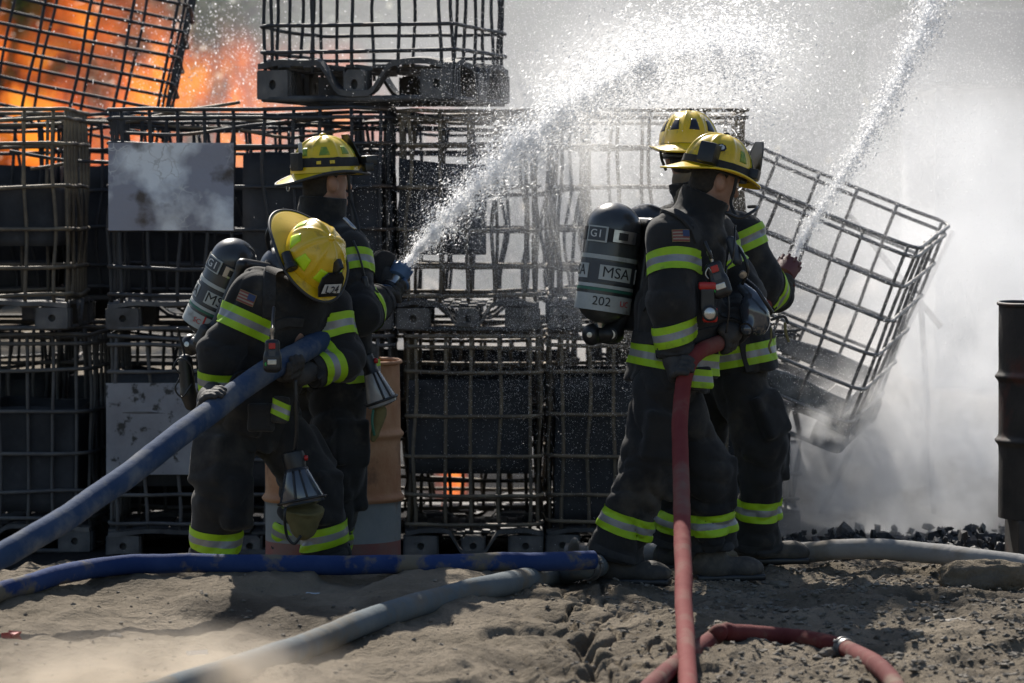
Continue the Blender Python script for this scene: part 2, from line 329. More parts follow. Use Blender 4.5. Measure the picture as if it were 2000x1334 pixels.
def plate_material():
    m = bpy.data.materials.new('scorched_plate'); m.use_nodes = True; nt = m.node_tree; N = nt.nodes; L = nt.links; b = N['Principled BSDF']
    tc = N.new('ShaderNodeTexCoord'); src = tc.outputs['Object']
    def noise(sc, d=6): n = N.new('ShaderNodeTexNoise'); n.inputs['Scale'].default_value = sc; n.inputs['Detail'].default_value = d; L.new(src, n.inputs['Vector']); return n.outputs[0]
    def mr(x, a, b_): r = N.new('ShaderNodeMapRange'); r.inputs[1].default_value = a; r.inputs[2].default_value = b_; L.new(x, r.inputs[0]); return r.outputs[0]
    def mix(f, a, c): x = N.new('ShaderNodeMix'); x.data_type = 'RGBA'; L.new(f, x.inputs[0])
    def mix(f, a, c):
        x = N.new('ShaderNodeMix'); x.data_type = 'RGBA'; L.new(f, x.inputs[0])
        if isinstance(a, tuple): x.inputs[6].default_value = (*a, 1)
        else: L.new(a, x.inputs[6])
        if isinstance(c, tuple): x.inputs[7].default_value = (*c, 1)
        else: L.new(c, x.inputs[7])
        return x.outputs[2]
    col = mix(mr(noise(2.6), 0.45, 0.54), (0.82, 0.84, 0.86), (0.30, 0.30, 0.35))
    col = mix(mr(noise(5.5), 0.57, 0.68), col, (0.085, 0.065, 0.055))
    v = N.new('ShaderNodeTexVoronoi'); v.feature = 'DISTANCE_TO_EDGE'; v.inputs['Scale'].default_value = 16; dn = N.new('ShaderNodeTexNoise'); dn.inputs['Scale'].default_value = 9; dn.inputs['Detail'].default_value = 4; L.new(src, dn.inputs['Vector']); va = N.new('ShaderNodeVectorMath'); va.operation = 'MULTIPLY_ADD'; va.inputs[1].default_value = (0.14, 0.14, 0.14); L.new(dn.outputs['Color'], va.inputs[0]); L.new(src, va.inputs[2]); L.new(va.outputs[0], v.inputs['Vector'])
    inv = N.new('ShaderNodeMath'); inv.operation = 'LESS_THAN'; inv.inputs[1].default_value = 0.035; L.new(v.outputs[0], inv.inputs[0])
    msk = N.new('ShaderNodeMath'); msk.operation = 'MULTIPLY'; L.new(inv.outputs[0], msk.inputs[0]); L.new(mr(noise(4.1), 0.52, 0.6), msk.inputs[1])
    col = mix(msk.outputs[0], col, (0.6, 0.6, 0.6))
    L.new(col, b.inputs['Base Color']); b.inputs['Roughness'].default_value = 0.45; b.inputs['Metallic'].default_value = 0.1
    bp = N.new('ShaderNodeBump'); bp.inputs['Strength'].default_value = 0.3; bp.inputs['Distance'].default_value = 0.01; L.new(noise(25), bp.inputs['Height']); L.new(bp.outputs[0], b.inputs['Normal'])
    return m
M_plate = plate_material()
M_plate2 = mat('soot_plate', (0.34, 0.35, 0.37), (0.22, 0.22, 0.24), scale=3, rough=0.5, c3=(0.03, 0.03, 0.03), scale3=16, lo3=0.56, hi3=0.64, bump=0.3, bscale=30)

PAL_H = 0.15
def block_mesh(w, d, h, m):
    """pallet foot with a round hole through its front"""
    bm = bmesh.new(); n = 16; rr = 0.017
    front_o = []; front_i = []; back_i = []; back_o = []
    for k in range(n):
        a = 2 * PI * (k + 0.5) / n; c, s = math.cos(a), math.sin(a); q = max(abs(c) / (w / 2), abs(s) / (h / 2))
        front_o.append(bm.verts.new((c / q, -d / 2, s / q))); front_i.append(bm.verts.new((rr * c, -d / 2, rr * s)))
        back_i.append(bm.verts.new((rr * c, -d / 2 + 0.04, rr * s))); back_o.append(bm.verts.new((c / q, d / 2, s / q)))
    for k in range(n):
        j = (k + 1) % n
        bm.faces.new((front_o[k], front_o[j], front_i[j], front_i[k])); bm.faces.new((front_i[k], front_i[j], back_i[j], back_i[k])); bm.faces.new((front_o[k], back_o[k], back_o[j], front_o[j]))
    bm.faces.new(back_i); bm.faces.new(back_o)
    # vertical ribs on the sides
    for sx in (-1, 1):
        for q in (-0.28, 0.0, 0.28): add_box(bm, (sx * (w / 2 + 0.004), q * d, 0), (0.0041, 0.012, h / 2 * 0.92))
    return smooth_angle(mesh_bm('foot', bm, [m]), 0.5)
def wave_edge(L, seed, m, sag=0.0):
    """the deck edge of a tote pallet: high over the forks, dipping down to the middle foot"""
    n = 41; rr = random.Random(seed); V = []; F = []
    for i in range(n):
        x = -L / 2 + L * i / (n - 1); u = abs(x) / (L / 2)
        dip = sstep(0.36, 0.10, np.array(u)) if False else float(1 - sstep(0.14, 0.40, np.array(u)))
        z = PAL_H - 0.012 - 0.095 * dip - 0.018 * float(sstep(0.75, 1.0, np.array(u))) + 0.006 * float(vn(np.array(x * 7 + seed), np.array(0.0), 0.0)) - sag * (1 - u * u)
        t = 0.010; w = 0.045 + 0.008 * float(vn(np.array(x * 5), np.array(seed * 1.0), 0.0))
        V += [(x, -w, z - t), (x, -w, z + t), (x, w, z + t + 0.006), (x, w, z - t + 0.006)]
        # lip that hangs from the outer edge
    for i in range(n - 1):
        a = i * 4; b = a + 4
        for k in range(4): F.append((a + k, a + (k + 1) % 4, b + (k + 1) % 4, b + k))
    F += [(3, 2, 1, 0), (n * 4 - 4, n * 4 - 3, n * 4 - 2, n * 4 - 1)]
    return smooth_angle(mesh_np('deck_edge', V, np.array(F), True, [m]), 0.6)
def ring_mesh(W, D, r, seed, amp, m, cr=0.075):
    P = []
    segs = [((W / 2 - cr, D / 2 - cr), 0), ((-W / 2 + cr, D / 2 - cr), 90), ((-W / 2 + cr, -D / 2 + cr), 180), ((W / 2 - cr, -D / 2 + cr), 270)]
    for si, (c, a0) in enumerate(segs):
        for k in range(5):
            a = math.radians(a0 + 22.5 * k); P.append((c[0] + cr * math.cos(a), c[1] + cr * math.sin(a), 0))
        c2 = segs[(si + 1) % 4]; a = math.radians(a0 + 90)
        p = np.array(P[-1]); q = np.array([c2[0][0] + cr * math.cos(a), c2[0][1] + cr * math.sin(a), 0])
        for k in range(1, 9): P.append(tuple(p + (q - p) * k / 9))
    P = np.array(P)
    P[:, 2] += amp * vn(P[:, 0] * 2.3 + seed * 3.1, P[:, 1] * 2.3, seed * 1.7) + amp * 0.35 * vn(P[:, 0] * 8 + seed, P[:, 1] * 8, 3.0)
    P[:, 1] += amp * 0.8 * vn(P[:, 0] * 2.1 + seed, P[:, 1] * 0.5 + 5, seed); P[:, 0] += amp * 0.8 * vn(P[:, 1] * 2.1 + seed, P[:, 0] * 0.5, seed + 9)
    V, F = tube_vf(P, r, 8, closed=True); return mesh_np('cage_ring', V, F, True, [m])
def bar_mesh(L, r, seed, amp, m, dips):
    z = np.linspace(0, L, 17); P = np.stack([amp * vn(z * 3.0 + seed * 5.3, z * 0 + seed, 1.0) * np.sin(z / L * PI), amp * vn(z * 3.0, z * 0 + seed * 3.1, 7.0) * np.sin(z / L * PI), z], -1)
    V, F = tube_vf(P, r, 8, up=(0, 1, 0)); return mesh_np('cage_bar', V, F, True, [m])
def sheet_box(x0, x1, y0, y1, z0, z1, seed, m, bulge=0.02, t=0.006):
    """scorched remains of the inner tank: a warped open box"""
    n = 14; P = []
    per = [(x0, y0), (x1, y0), (x1, y1), (x0, y1)]
    for i in range(4):
        a = np.array(per[i]); b = np.array(per[(i + 1) % 4])
        for k in range(n): P.append(a + (b - a) * k / n)
    P = np.array(P); kz = 9; V = []
    for layer in (0, 1):
        for j in range(kz):
            f = j / (kz - 1); top = z1 + 0.022 * fbm(P[:, 0] * 3 + seed, P[:, 1] * 3, seed, 2)
            zz = z0 + (top - z0) * f
            off = bulge * fbm(P[:, 0] * 3 + seed, P[:, 1] * 3 + 2, zz * 3, 3)
            c = np.array([(x0 + x1) / 2, (y0 + y1) / 2]); s = 1 - np.abs(off) - layer * t * 2
            Q = c + (P - c) * s[:, None] if hasattr(s, '__len__') else P
            V.append(np.stack([Q[:, 0], Q[:, 1], zz], -1))
    V = np.concatenate(V); k = len(P); F = []
    for layer in (0, 1):
        for j in range(kz - 1):
            for i in range(k):
                a = layer * kz * k + j * k + i; b = layer * kz * k + j * k + (i + 1) % k; F.append((a, b, b + k, a + k) if layer == 0 else (b, a, a + k, b + k))
    for i in range(k):
        a = (kz - 1) * k + i; b = (kz - 1) * k + (i + 1) % k; F.append((a, b, b + kz * k, a + kz * k))
        F.append(((i + 1) % k, i, i + kz * k, (i + 1) % k + kz * k))
    return mesh_np('inner_tank', V, np.array(F), True, [m])

RZ = [0.17, 0.30, 0.48, 0.68, 0.88, 1.045]
_cache = {}
def tote(label, X, Y, Z, W=1.2, D=1.0, rot=0.0, tilt=(0, 0), seed=1, m=None, pm=None, amp=0.008, rz=RZ, r=0.0095, sp=0.125, tank=None, tankm=None, plate=None, pallet=True, group='stacked tote cages', pz=1.0):
    """X centre, Y of front face, Z of base; local front = -y"""
    m = m or M_st_dark; pm = pm or M_pallet; rr = random.Random(seed)
    o = bpy.data.objects.new('tote_cage', None); C.objects.link(o); tag(o, label, 'tote cage', group)
    o.location = (X, Y + D / 2, Z); o.rotation_euler = (tilt[1], tilt[0], rot); o.rotation_mode = 'XYZ'
    key = (round(W, 2), round(D, 2), m.name, round(amp, 4))
    if ('ring',) + key not in _cache: _cache[('ring',) + key] = [ring_mesh(W, D, r, s, amp, m) for s in (1, 2, 3)]
    rings = _cache[('ring',) + key]
    for i, z in enumerate(rz):
        link('cage_ring', rings[(seed + i) % 3], o, (0, 0, z), (0, 0, PI * (rr.random() < 0.5)))
        if i == len(rz) - 1: link('cage_ring', rings[(seed + i + 1) % 3], o, (0, 0, z - 0.045))
    L = rz[-1] - 0.135; bk = ('bar', round(L, 3), m.name, round(amp, 4))
    if bk not in _cache: _cache[bk] = [bar_mesh(L, r * 0.92, s, amp * 1.6, m, rz) for s in range(5)]
    bars_ = _cache[bk]; ins = 0.014
    nb = int(W / sp); nd = int(D / sp)
    pts = []
    for k in range(nb):
        x = -W / 2 + 0.06 + (W - 0.12) * k / (nb - 1) + rr.uniform(-0.012, 0.012)
        pts += [(x, -D / 2 + ins), (x + rr.uniform(-0.01, 0.01), D / 2 - ins)]
    for k in range(nd):
        y = -D / 2 + 0.09 + (D - 0.18) * k / (nd - 1) + rr.uniform(-0.012, 0.012); pts += [(-W / 2 + ins, y), (W / 2 - ins, y)]
    for (x, y) in pts: link('cage_bar', bars_[rr.randrange(5)], o, (x, y, 0.135), (0, 0, rr.choice((0, PI / 2, PI, -PI / 2))))
    if pallet:
        bh = 0.098
        if ('blk', pm.name) not in _cache: _cache[('blk', pm.name)] = [block_mesh(0.15, 0.15, bh, pm), block_mesh(0.10, 0.12, bh, pm)]
        b0, b1 = _cache[('blk', pm.name)]
        for sx in (-1, 1):
            for sy in (-1, 1): link('foot', b0, o, (sx * (W / 2 - 0.075), sy * (D / 2 - 0.075), bh / 2 + 0.012), (0, 0, 0 if sy < 0 else PI))
            link('foot', b1, o, (sx * (W / 2 - 0.06), 0, bh / 2 + 0.012), (0, 0, PI / 2)); link('foot', b1, o, (0, sx * (D / 2 - 0.065), bh / 2 + 0.012), (0, 0, 0 if sx < 0 else PI))
        for sy in (-1, 1): link('deck_edge', wave_edge(W - 0.01, seed + sy, pm, 0.01), o, (0, sy * (D / 2 - 0.04), 0))
        for sx in (-1, 1): link('deck_edge', wave_edge(D - 0.10, seed + 5 + sx, pm, 0.01), o, (sx * (W / 2 - 0.042), 0, -0.002), (0, 0, PI / 2))
        if ('run', W, D, pm.name) not in _cache: _cache[('run', W, D, pm.name)] = ring_mesh(W - 0.02, D - 0.02, 0.011, 4, 0.004, pm, 0.05)
        link('base_runner', _cache[('run', W, D, pm.name)], o, (0, 0, 0.0125))
        bm = bmesh.new(); nn = 12
        for k in range(nn): add_box(bm, (-W / 2 + 0.1 + (W - 0.2) * k / (nn - 1), 0, PAL_H - 0.035 + 0.008 * (k % 2)), ((W - 0.2) / nn * 0.5, D / 2 - 0.09, 0.006))
        link('deck', mesh_bm('deck', bm, [pm], False), o)
    if pz != 1.0:
        for ch in [c_ for c_ in bpy.data.objects if c_.parent == o and c_.name.split('.')[0] in ('foot', 'deck_edge', 'base_runner', 'deck')]: ch.scale.z *= pz; ch.location.z *= pz
    if tank:
        for q, (x0, x1, z0, z1) in enumerate(tank):
            link('inner_tank', sheet_box(x0 * W / 2, x1 * W / 2, -D / 2 + 0.045, D / 2 - 0.06, z0, z1, seed + q * 3.3, tankm or M_tank), o)
    if plate:
        for (x0, x1, z0, z1, pmx) in plate:
            n = 14; u, v = np.meshgrid(np.linspace(x0, x1, n), np.linspace(z0, z1, n), indexing='ij')
            y = -D / 2 - 0.013 - 0.007 * fbm(u * 4 + seed, v * 5, 1.0, 2) - 0.006 - 0.025 * sstep(0.75, 1.0, (u - x0) / (x1 - x0)) * sstep(0.6, 0.0, (v - z0) / (z1 - z0))
            Vf = np.stack([u, y, v], -1).reshape(-1, 3); Vb = Vf + np.array([0, 0.0025, 0]); id_ = np.arange(n * n).reshape(n, n)
            Ff = np.stack([id_[:-1, :-1], id_[1:, :-1], id_[1:, 1:], id_[:-1, 1:]], -1).reshape(-1, 4)
            bd = np.concatenate([id_[:, 0], id_[-1, 1:], id_[::-1, -1][1:], id_[0, ::-1][1:-1]]); nb_ = np.roll(bd, -1)
            Fs = np.stack([nb_, bd, bd + n * n, nb_ + n * n], -1)
            link('label_plate', smooth_angle(mesh_np('label_plate', np.concatenate([Vf, Vb]), np.concatenate([Ff, Ff[:, ::-1] + n * n, Fs]), True, [pmx]), 0.6), o)
    return o
YF = 18.0; T0 = -0.115; TH = 1.07
def xw(px, Y): return (px - 1000) / FPX * Y
def span(a, b, Y): x0, x1 = xw(a, Y), xw(b, Y); return (x0 + x1) / 2, x1 - x0
# column with the white plate
cx, w = span(207, 765, YF)
tote('ashen tote cage at the bottom of the stack, grey label plate behind the blue hose', cx, YF, T0, w, 1.0, seed=3, m=M_st_ash, amp=0.014, pm=M_pallet, plate=[(-w / 2 + 0.0, -w / 2 + 0.46, 0.40, 0.83, M_plate2)], tank=[(-0.95, 0.93, 0.34, 0.86)])  # dark tank shell added to fill the pale gaps behind the bars
tote('burnt tote cage carrying the big scorched white label plate', cx, YF + 0.02, T0 + TH, w, 1.0, rot=0.0, seed=4, amp=0.012, m=M_st_dark, pm=M_st_ash,
     plate=[(-w / 2 + 0.012, -w / 2 + 0.60, 0.475, 0.885, M_plate)], tank=[(-0.05, 0.93, 0.12, 0.84)])
# far left column
cx, w = span(-330, 186, 18.3)
tote('dusty tote cage at the bottom left corner of the stack', cx, 18.3, T0, w, 1.0, rot=-0.05, seed=7, m=M_st_ash, amp=0.010, tank=[(0.1, 0.9, 0.2, 0.7)])
cx, w = span(-380, 132, 18.1)
tote('tote cage at the left edge with sunlit bars and charred panels', cx, 18.1, T0 + TH, w, 1.0, seed=8, m=M_st_rust, amp=0.011, tank=[(-0.9, 0.9, 0.40, 0.68)])
# middle column
cx, w = span(790, 1058, YF)
tote('narrow tote cage with tan sunlit bars on the ground right of the rusty drum', cx, YF, T0, w, 1.0, seed=11, m=M_st_rust, amp=0.010, tank=[(-0.95, 0.85, 0.40, 0.84)])
cx, w = span(775, 1052, YF)
tote('narrow blackened tote cage behind the spray, above the tan barred one', cx, YF + 0.03, T0 + TH, w, 1.0, seed=12, m=M_st_rust, amp=0.012, tank=[(-0.98, 0.25, 0.36, 0.80)])
# right column
cx, w = span(1068, 1500, 18.05)
tote('wet tote cage with black tank on the ground behind the air cylinder', cx, 18.05, T0, w, 1.0, seed=15, m=M_st_rust, amp=0.007, tank=[(-0.93, 0.93, 0.16, 0.86)])
cx, w = span(1072, 1460, 18.1)
tote('open tote cage seen through the spray left of the helmets', cx, 18.1, T0 + TH, w, 1.0, seed=16, m=M_st_rust, amp=0.014)
# top of the stack
tote('tote cage on top of the stack, its pallet seen from below', xw(752, 18.4), 18.02, T0 + 2 * TH + 0.005, 0.95, 1.1, pz=1.4, rz=[0.24, 0.36, 0.56, 0.76, 0.96, 1.12], rot=math.radians(-14), seed=21, m=M_st_dark, pm=M_pallet, amp=0.010, sp=0.16, tank=[(-0.3, 0.9, 0.62, 0.72)])
# leaning cages
tote('black tote cage leaning against the flames at upper left', xw(95, 20.6), 20.0, T0 + 1.98, 1.25, 0.95, rot=0.05, tilt=(math.radians(11.5), math.radians(-3)), seed=23, m=M_st_dark, amp=0.008, pallet=False, rz=[0.14, 0.28, 0.42, 0.56, 0.70, 0.84, 0.98, 1.12], sp=0.2, group='leaning tote cages')
p = at(1452, 725, 19.0)
tote('wire tote cage tipped over sideways in the smoke at right', p[0], 18.55, p[2] - 0.10, 1.22, 1.0, rot=math.radians(-13), tilt=(math.radians(22), math.radians(7)), seed=27, m=M_st_wet, pm=M_st_ash, tankm=M_melt, amp=0.006, rz=[0.17, 0.34, 0.52, 0.70, 0.88, 1.08], sp=0.2, group='leaning tote cages', tank=[(-0.9, 0.9, 0.16, 0.26)])
# second row, with dark tank shells added to blacken the gaps between bars
for (a, b, Y, k, sd, mm, lab, tk) in [
    (-250, 110, 19.35, 0, 31, M_st_dark, 'rear tote cage low behind the dusty left corner cage', [(-0.94, 0.94, 0.14, 0.80)]),
    (118, 640, 19.35, 0, 32, M_st_dark, 'rear tote cage low behind the grey plated cage', [(-0.94, 0.94, 0.14, 0.80)]),
    (118, 640, 19.35, 1, 33, M_st_dark, 'rear tote cage peeking out left of the white label plate', [(-0.94, 0.94, 0.14, 0.80)]),
    (660, 1130, 19.4, 0, 34, M_st_rust, 'rear tote cage low behind the tan barred one', [(-0.94, 0.94, 0.50, 0.92)]),
    (690, 1150, 19.4, 1, 35, M_st_dark, 'rear tote cage behind the blackened narrow one', None),
    (-380, 105, 19.4, 1, 36, M_st_dark, 'rear tote cage behind the left edge cage', [(-0.94, 0.94, 0.14, 0.80)]),
    (1160, 1560, 19.4, 0, 37, M_st_dark, 'rear tote cage low behind the two right helmets', [(-0.9, 0.9, 0.2, 0.8)])]:
    cx, w = span(a, b, Y)
    tote(lab, cx, Y, T0 + TH * k - 0.01, w, 0.95, rot=random.Random(sd).uniform(-0.04, 0.04), seed=sd, m=mm, amp=0.030, tank=tk, group='rear row of tote cages')

# ================================================================== drums
M_rust = mat('rust', (0.32, 0.14, 0.065), (0.45, 0.26, 0.145), scale=4, rough=0.75, bump=0.3, bscale=40, c3=(0.14, 0.07, 0.04), scale3=5, lo3=0.52, hi3=0.66)
M_drumblue = mat('faded_blue_paint', (0.17, 0.19, 0.20), (0.23, 0.24, 0.245), scale=5, rough=0.6, c3=(0.16, 0.09, 0.06), scale3=6, lo3=0.6, hi3=0.7, bump=0.15)
M_drumred = mat('faded_red_paint', (0.26, 0.06, 0.05), (0.20, 0.10, 0.085), scale=7, rough=0.6, bump=0.15)
M_drumblack = mat('burnt_drum', (0.018, 0.017, 0.017), (0.05, 0.042, 0.038), scale=4, rough=0.65, metal=0.2, bump=0.3, bscale=30, c3=(0.11, 0.035, 0.025), scale3=3, lo3=0.56, hi3=0.7)
def drum(label, x, y, z, R, H, mats3, top_cut=0.0, open_top=True, seed=0):
    o = bpy.data.objects.new('oil_drum', None); C.objects.link(o); o.location = (x, y, z); tag(o, label, 'drum')
    def prof(zs):
        out = []
        for q in zs:
            u = q / H; b = 0
            for c in (0.36, 0.66): b += 0.016 * math.exp(-((u - c) / 0.016) ** 2)
            out.append((R + b, q))
        return out
    def ring(name, zs, m, nseg=64):
        V, F = lathe(prof(zs), nseg); a = np.arctan2(V[:, 1], V[:, 0])
        d = 1 + 0.010 * vn(np.cos(a) * 2 + seed, np.sin(a) * 2, V[:, 2] * 3) + 0.004 * vn(np.cos(a) * 6 + seed, np.sin(a) * 6, V[:, 2] * 9)
        V[:, 0] *= d; V[:, 1] *= d
        return link(name, mesh_np(name, V, F, True, [m]), o)
    zs = lambda a, b: list(np.linspace(a, b, int((b - a) / 0.006) + 2))
    ring('lower_wall', zs(0.0, H * 0.16), mats3[0]); ring('middle_wall', zs(H * 0.16, H * 0.345), mats3[1]); ring('upper_wall', zs(H * 0.345, H), mats3[2])
    P = np.array([(R * 1.005 * math.cos(a), R * 1.005 * math.sin(a), H + 0.003 * math.sin(3 * a)) for a in np.linspace(0, 2 * PI, 64, endpoint=False)])
    V, F = tube_vf(P, 0.009, 8, closed=True); link('rim', mesh_np('rim', V, F, True, [mats3[2]]), o)
    V, F = lathe([(0.001, H - 0.02), (R * 0.995, H - 0.02)], 48); link('lid', mesh_np('lid', V, F, True, [mats3[2]]), o)
    if open_top:
        bm = bmesh.new(); add_box(bm, (R * 0.62, -0.02, H + 0.012), (0.028, 0.003, 0.018), Matrix.Rotation(0.5, 3, 'Y')); link('torn_lid_tab', mesh_bm('torn_lid_tab', bm, [mats3[2]], False), o)
    return o
p = at(650, 1102, 16.55)
drum('rusty oil drum with faded blue and red lower bands behind the left pair', p[0], 16.55, -0.04, 0.292, 0.915, (M_drumred, M_drumblue, M_rust), seed=2)
pb = at(1950, 1010, 16.6)
drum('scorched black oil drum at the right edge raised on a steel block', pb[0] + 0.292, 16.6, pb[2], 0.292, 0.925, (M_drumblack,) * 3, seed=5)
bm = bmesh.new(); z1 = pb[2] - 0.001; add_box(bm, (0, 0, z1 / 2 - 0.04), (0.235, 0.235, z1 / 2 + 0.04), bevel=0.01)
for q in (-0.15, 0.0, 0.15): add_box(bm, (q, -0.237, z1 / 2), (0.012, 0.006, z1 / 2 - 0.02))
tag(link('drum_stand', mesh_bm('drum_stand', bm, [M_drumblack], False), loc=(pb[0] + 0.292, 16.6, 0)), 'black steel block holding up the scorched drum', 'stand')

# ---------------- loose rods, bent by the heat, lying over the cage tops
rr_ = random.Random(77)
RODL = ['bent rod rising right from the leaning cage over the plated cage rim', 'bent rod crossing just above the white label plate', 'bent rod under the flames dipping towards the lemon helmet', 'long bent rod running right below the top pallet', 'bent rod climbing right behind the lemon helmet crown',
        'bent rod sloping down at the far left under the leaning cage', 'bent rod climbing right at the far left edge cage top', 'short bent rod beneath the right foot of the top pallet', 'thin bent rod deep behind the rim of the plated cage']
for k, (a, b, Y) in enumerate([((120, 236), (470, 205), 18.7), ((215, 262), (640, 228), 18.5), ((300, 215), (760, 246), 18.8), ((520, 236), (1000, 252), 18.6), ((560, 268), (930, 226), 18.9), ((20, 292), (300, 318), 18.6), ((60, 330), (330, 290), 18.9), ((760, 214), (1050, 236), 18.75), ((230, 232), (560, 262), 19.1)]):
    A_, B_ = at(*a, Y), at(*b, Y + rr_.uniform(-0.25, 0.25)); P_ = np.linspace(A_, B_, 15); t_ = np.linspace(0, 1, 15); P_[:, 2] += 0.02 * vn(t_ * 3 + k * 4, t_ * 0, 2.0) - 0.02 * np.sin(t_ * PI); P_[:, 1] += 0.04 * vn(t_ * 2, t_ * 0 + k * 3, 5.0)
    V, F = tube_vf(P_ - A_, 0.0085, 8); tag(link('bent_rod', mesh_np('bent_rod', V, F, True, [M_st_dark if k % 2 else M_st_rust]), loc=A_), RODL[k], 'steel rod', 'loose rods on the cage stack')
# ================================================================== soft shapes from distance fields
def surface_nets(Fv, lo, h):
    S = Fv < 0
    c = np.zeros(tuple(np.array(S.shape) - 1), np.int8)
    offs = [(i, j, k) for i in (0, 1) for j in (0, 1) for k in (0, 1)]
    sl = lambda o: tuple(slice(q, (None if q == 1 else -1)) for q in o)
    for o in offs: c += S[sl(o)]
    act = (c > 0) & (c < 8); I = np.argwhere(act); n = len(I)
    idx = np.full(act.shape, -1, np.int64); idx[act] = np.arange(n)
    acc = np.zeros((n, 3)); num = np.zeros(n)
    for a in offs:
        for ax in range(3):
            if a[ax] == 1: continue
            b = list(a); b[ax] = 1
            f0 = Fv[I[:, 0] + a[0], I[:, 1] + a[1], I[:, 2] + a[2]]; f1 = Fv[I[:, 0] + b[0], I[:, 1] + b[1], I[:, 2] + b[2]]
            m = (f0 < 0) != (f1 < 0); t = np.zeros(n); t[m] = f0[m] / (f0[m] - f1[m])
            p = np.tile(np.array(a, float), (n, 1)); p[:, ax] += t; acc[m] += p[m]; num[m] += 1
    V = np.asarray(lo) + h * (I + acc / num[:, None]); Q = []
    for ax in range(3):
        u, v = [q for q in range(3) if q != ax]
        s0 = [slice(None)] * 3; s1 = [slice(None)] * 3; s0[ax] = slice(0, -1); s1[ax] = slice(1, None)
        A = S[tuple(s0)]; B = S[tuple(s1)]; E = np.argwhere(A != B); flip = A[tuple(E.T)]
        ok = (E[:, u] > 0) & (E[:, v] > 0) & (E[:, u] < S.shape[u] - 1) & (E[:, v] < S.shape[v] - 1); E = E[ok]; flip = flip[ok]
        def cell(du, dv): q = E.copy(); q[:, u] += du; q[:, v] += dv; return idx[tuple(q.T)]
        q = np.stack([cell(-1, -1), cell(0, -1), cell(0, 0), cell(-1, 0)], 1)
        if ax == 1: flip = ~flip
        q[~flip] = q[~flip][:, ::-1]; Q.append(q)
    return V, np.concatenate(Q)
def smin(a, b, k):
    h = np.clip(0.5 + 0.5 * (b - a) / k, 0, 1); return b + (a - b) * h - k * h * (1 - h)
class Soft:
    """smooth union of tapered limbs, with folds that run across each limb"""
    def __init__(s, k=0.04, seed=0.0): s.pr = []; s.k = k; s.seed = seed; s.neg = []; s.planes = []
    def cone(s, a, b, ra, rb, w=None, kx=1.0, amp=0.0, fa=16.0, fx=5.0, cut=False, k=None, cuta=False):
        s.pr.append(dict(t='c', a=np.asarray(a, float), b=np.asarray(b, float), ra=ra, rb=rb, w=None if w is None else np.asarray(w, float) / np.linalg.norm(w), kx=kx, amp=amp, fa=fa, fx=fx, cut=cut, cuta=cuta, k=k or s.k)); return s
    def ell(s, c, R, rad, amp=0.0, k=None):
        s.pr.append(dict(t='e', c=np.asarray(c, float), R=np.asarray(R, float), rad=np.asarray(rad, float), amp=amp, fa=10.0, fx=5.0, k=k or s.k)); return s
    def box(s, c, R, h, r, amp=0.0, k=None):
        s.pr.append(dict(t='b', c=np.asarray(c, float), R=np.asarray(R, float), h=np.asarray(h, float), r=r, amp=amp, fa=9.0, fx=6.0, k=k or s.k)); return s
    def dig(s, c, r): s.neg.append((np.asarray(c, float), r)); return s
    def prim(s, p, P):
        if p['t'] == 'c':
            ab = p['b'] - p['a']; L2 = ab @ ab; q = P - p['a']; t = np.clip(q @ ab / L2, 0, 1); v = q - t[:, None] * ab
            if p['w'] is not None:
                vw = v @ p['w']; v = v - (vw * (1 - 1 / p['kx']))[:, None] * p['w']
            d = np.linalg.norm(v, axis=1) - (p['ra'] + (p['rb'] - p['ra']) * t)
            if p['cut']: d = np.maximum(d, (P - p['b']) @ (ab / math.sqrt(L2)))
            if p['cuta']: d = np.maximum(d, -(P - p['a']) @ (ab / math.sqrt(L2)))
            return d
        if p['t'] == 'e':
            q = (P - p['c']) @ p['R'] / p['rad']; l = np.linalg.norm(q, axis=1); return (l - 1) * p['rad'].min() * 1.1
        q = np.abs((P - p['c']) @ p['R']) - (p['h'] - p['r']); return np.linalg.norm(np.maximum(q, 0), axis=1) + np.minimum(q.max(1), 0) - p['r']
    def f(s, P, fold=True):
        Ds = [s.prim(p, P) for p in s.pr]; d = Ds[0]
        for p, di in zip(s.pr[1:], Ds[1:]): d = smin(d, di, p['k'])
        if fold and any(p['amp'] for p in s.pr):
            m = np.abs(d) < 0.05
            if m.any():
                Q = P[m]; dm = np.min([di[m] for di in Ds], axis=0); W = 0; Fo = 0
                for p, di in zip(s.pr, Ds):
                    w = np.exp(-(di[m] - dm) / 0.03); W = W + w
                    if not p['amp']: continue
                    near = w > 0.02
                    if not near.any(): continue
                    q = Q[near]
                    if p['t'] == 'c': Fr = frame(p['b'] - p['a']); o = p['a']
                    else: Fr = p['R']; o = p['c']
                    L = (q - o) @ Fr; wx = vn(L[:, 0] * 5 + s.seed, L[:, 1] * 5, L[:, 2] * 4)
                    n1 = vn(L[:, 0] * p['fx'] + 3 * s.seed, L[:, 1] * p['fx'] + 7.7, L[:, 2] * p['fa'] + 1.3 * wx + s.seed)
                    n2 = vn(L[:, 0] * p['fx'] * 2.1 + s.seed, L[:, 1] * p['fx'] * 2.1, L[:, 2] * p['fa'] * 1.9 + 1.7 * wx)
                    e = p['amp'] * (1.7 * np.sqrt(np.abs(n1)) - 0.9 + 0.8 * np.sqrt(np.abs(n2)) - 0.4)
                    t = np.zeros(len(Q)); t[near] = e; Fo = Fo + w * t
                d = d.copy(); d[m] -= Fo / W
        for c, r in s.neg: d = np.maximum(d, -smin(np.linalg.norm(P - c, axis=1) - r, d * 0 + 9, 0.01))
        return d
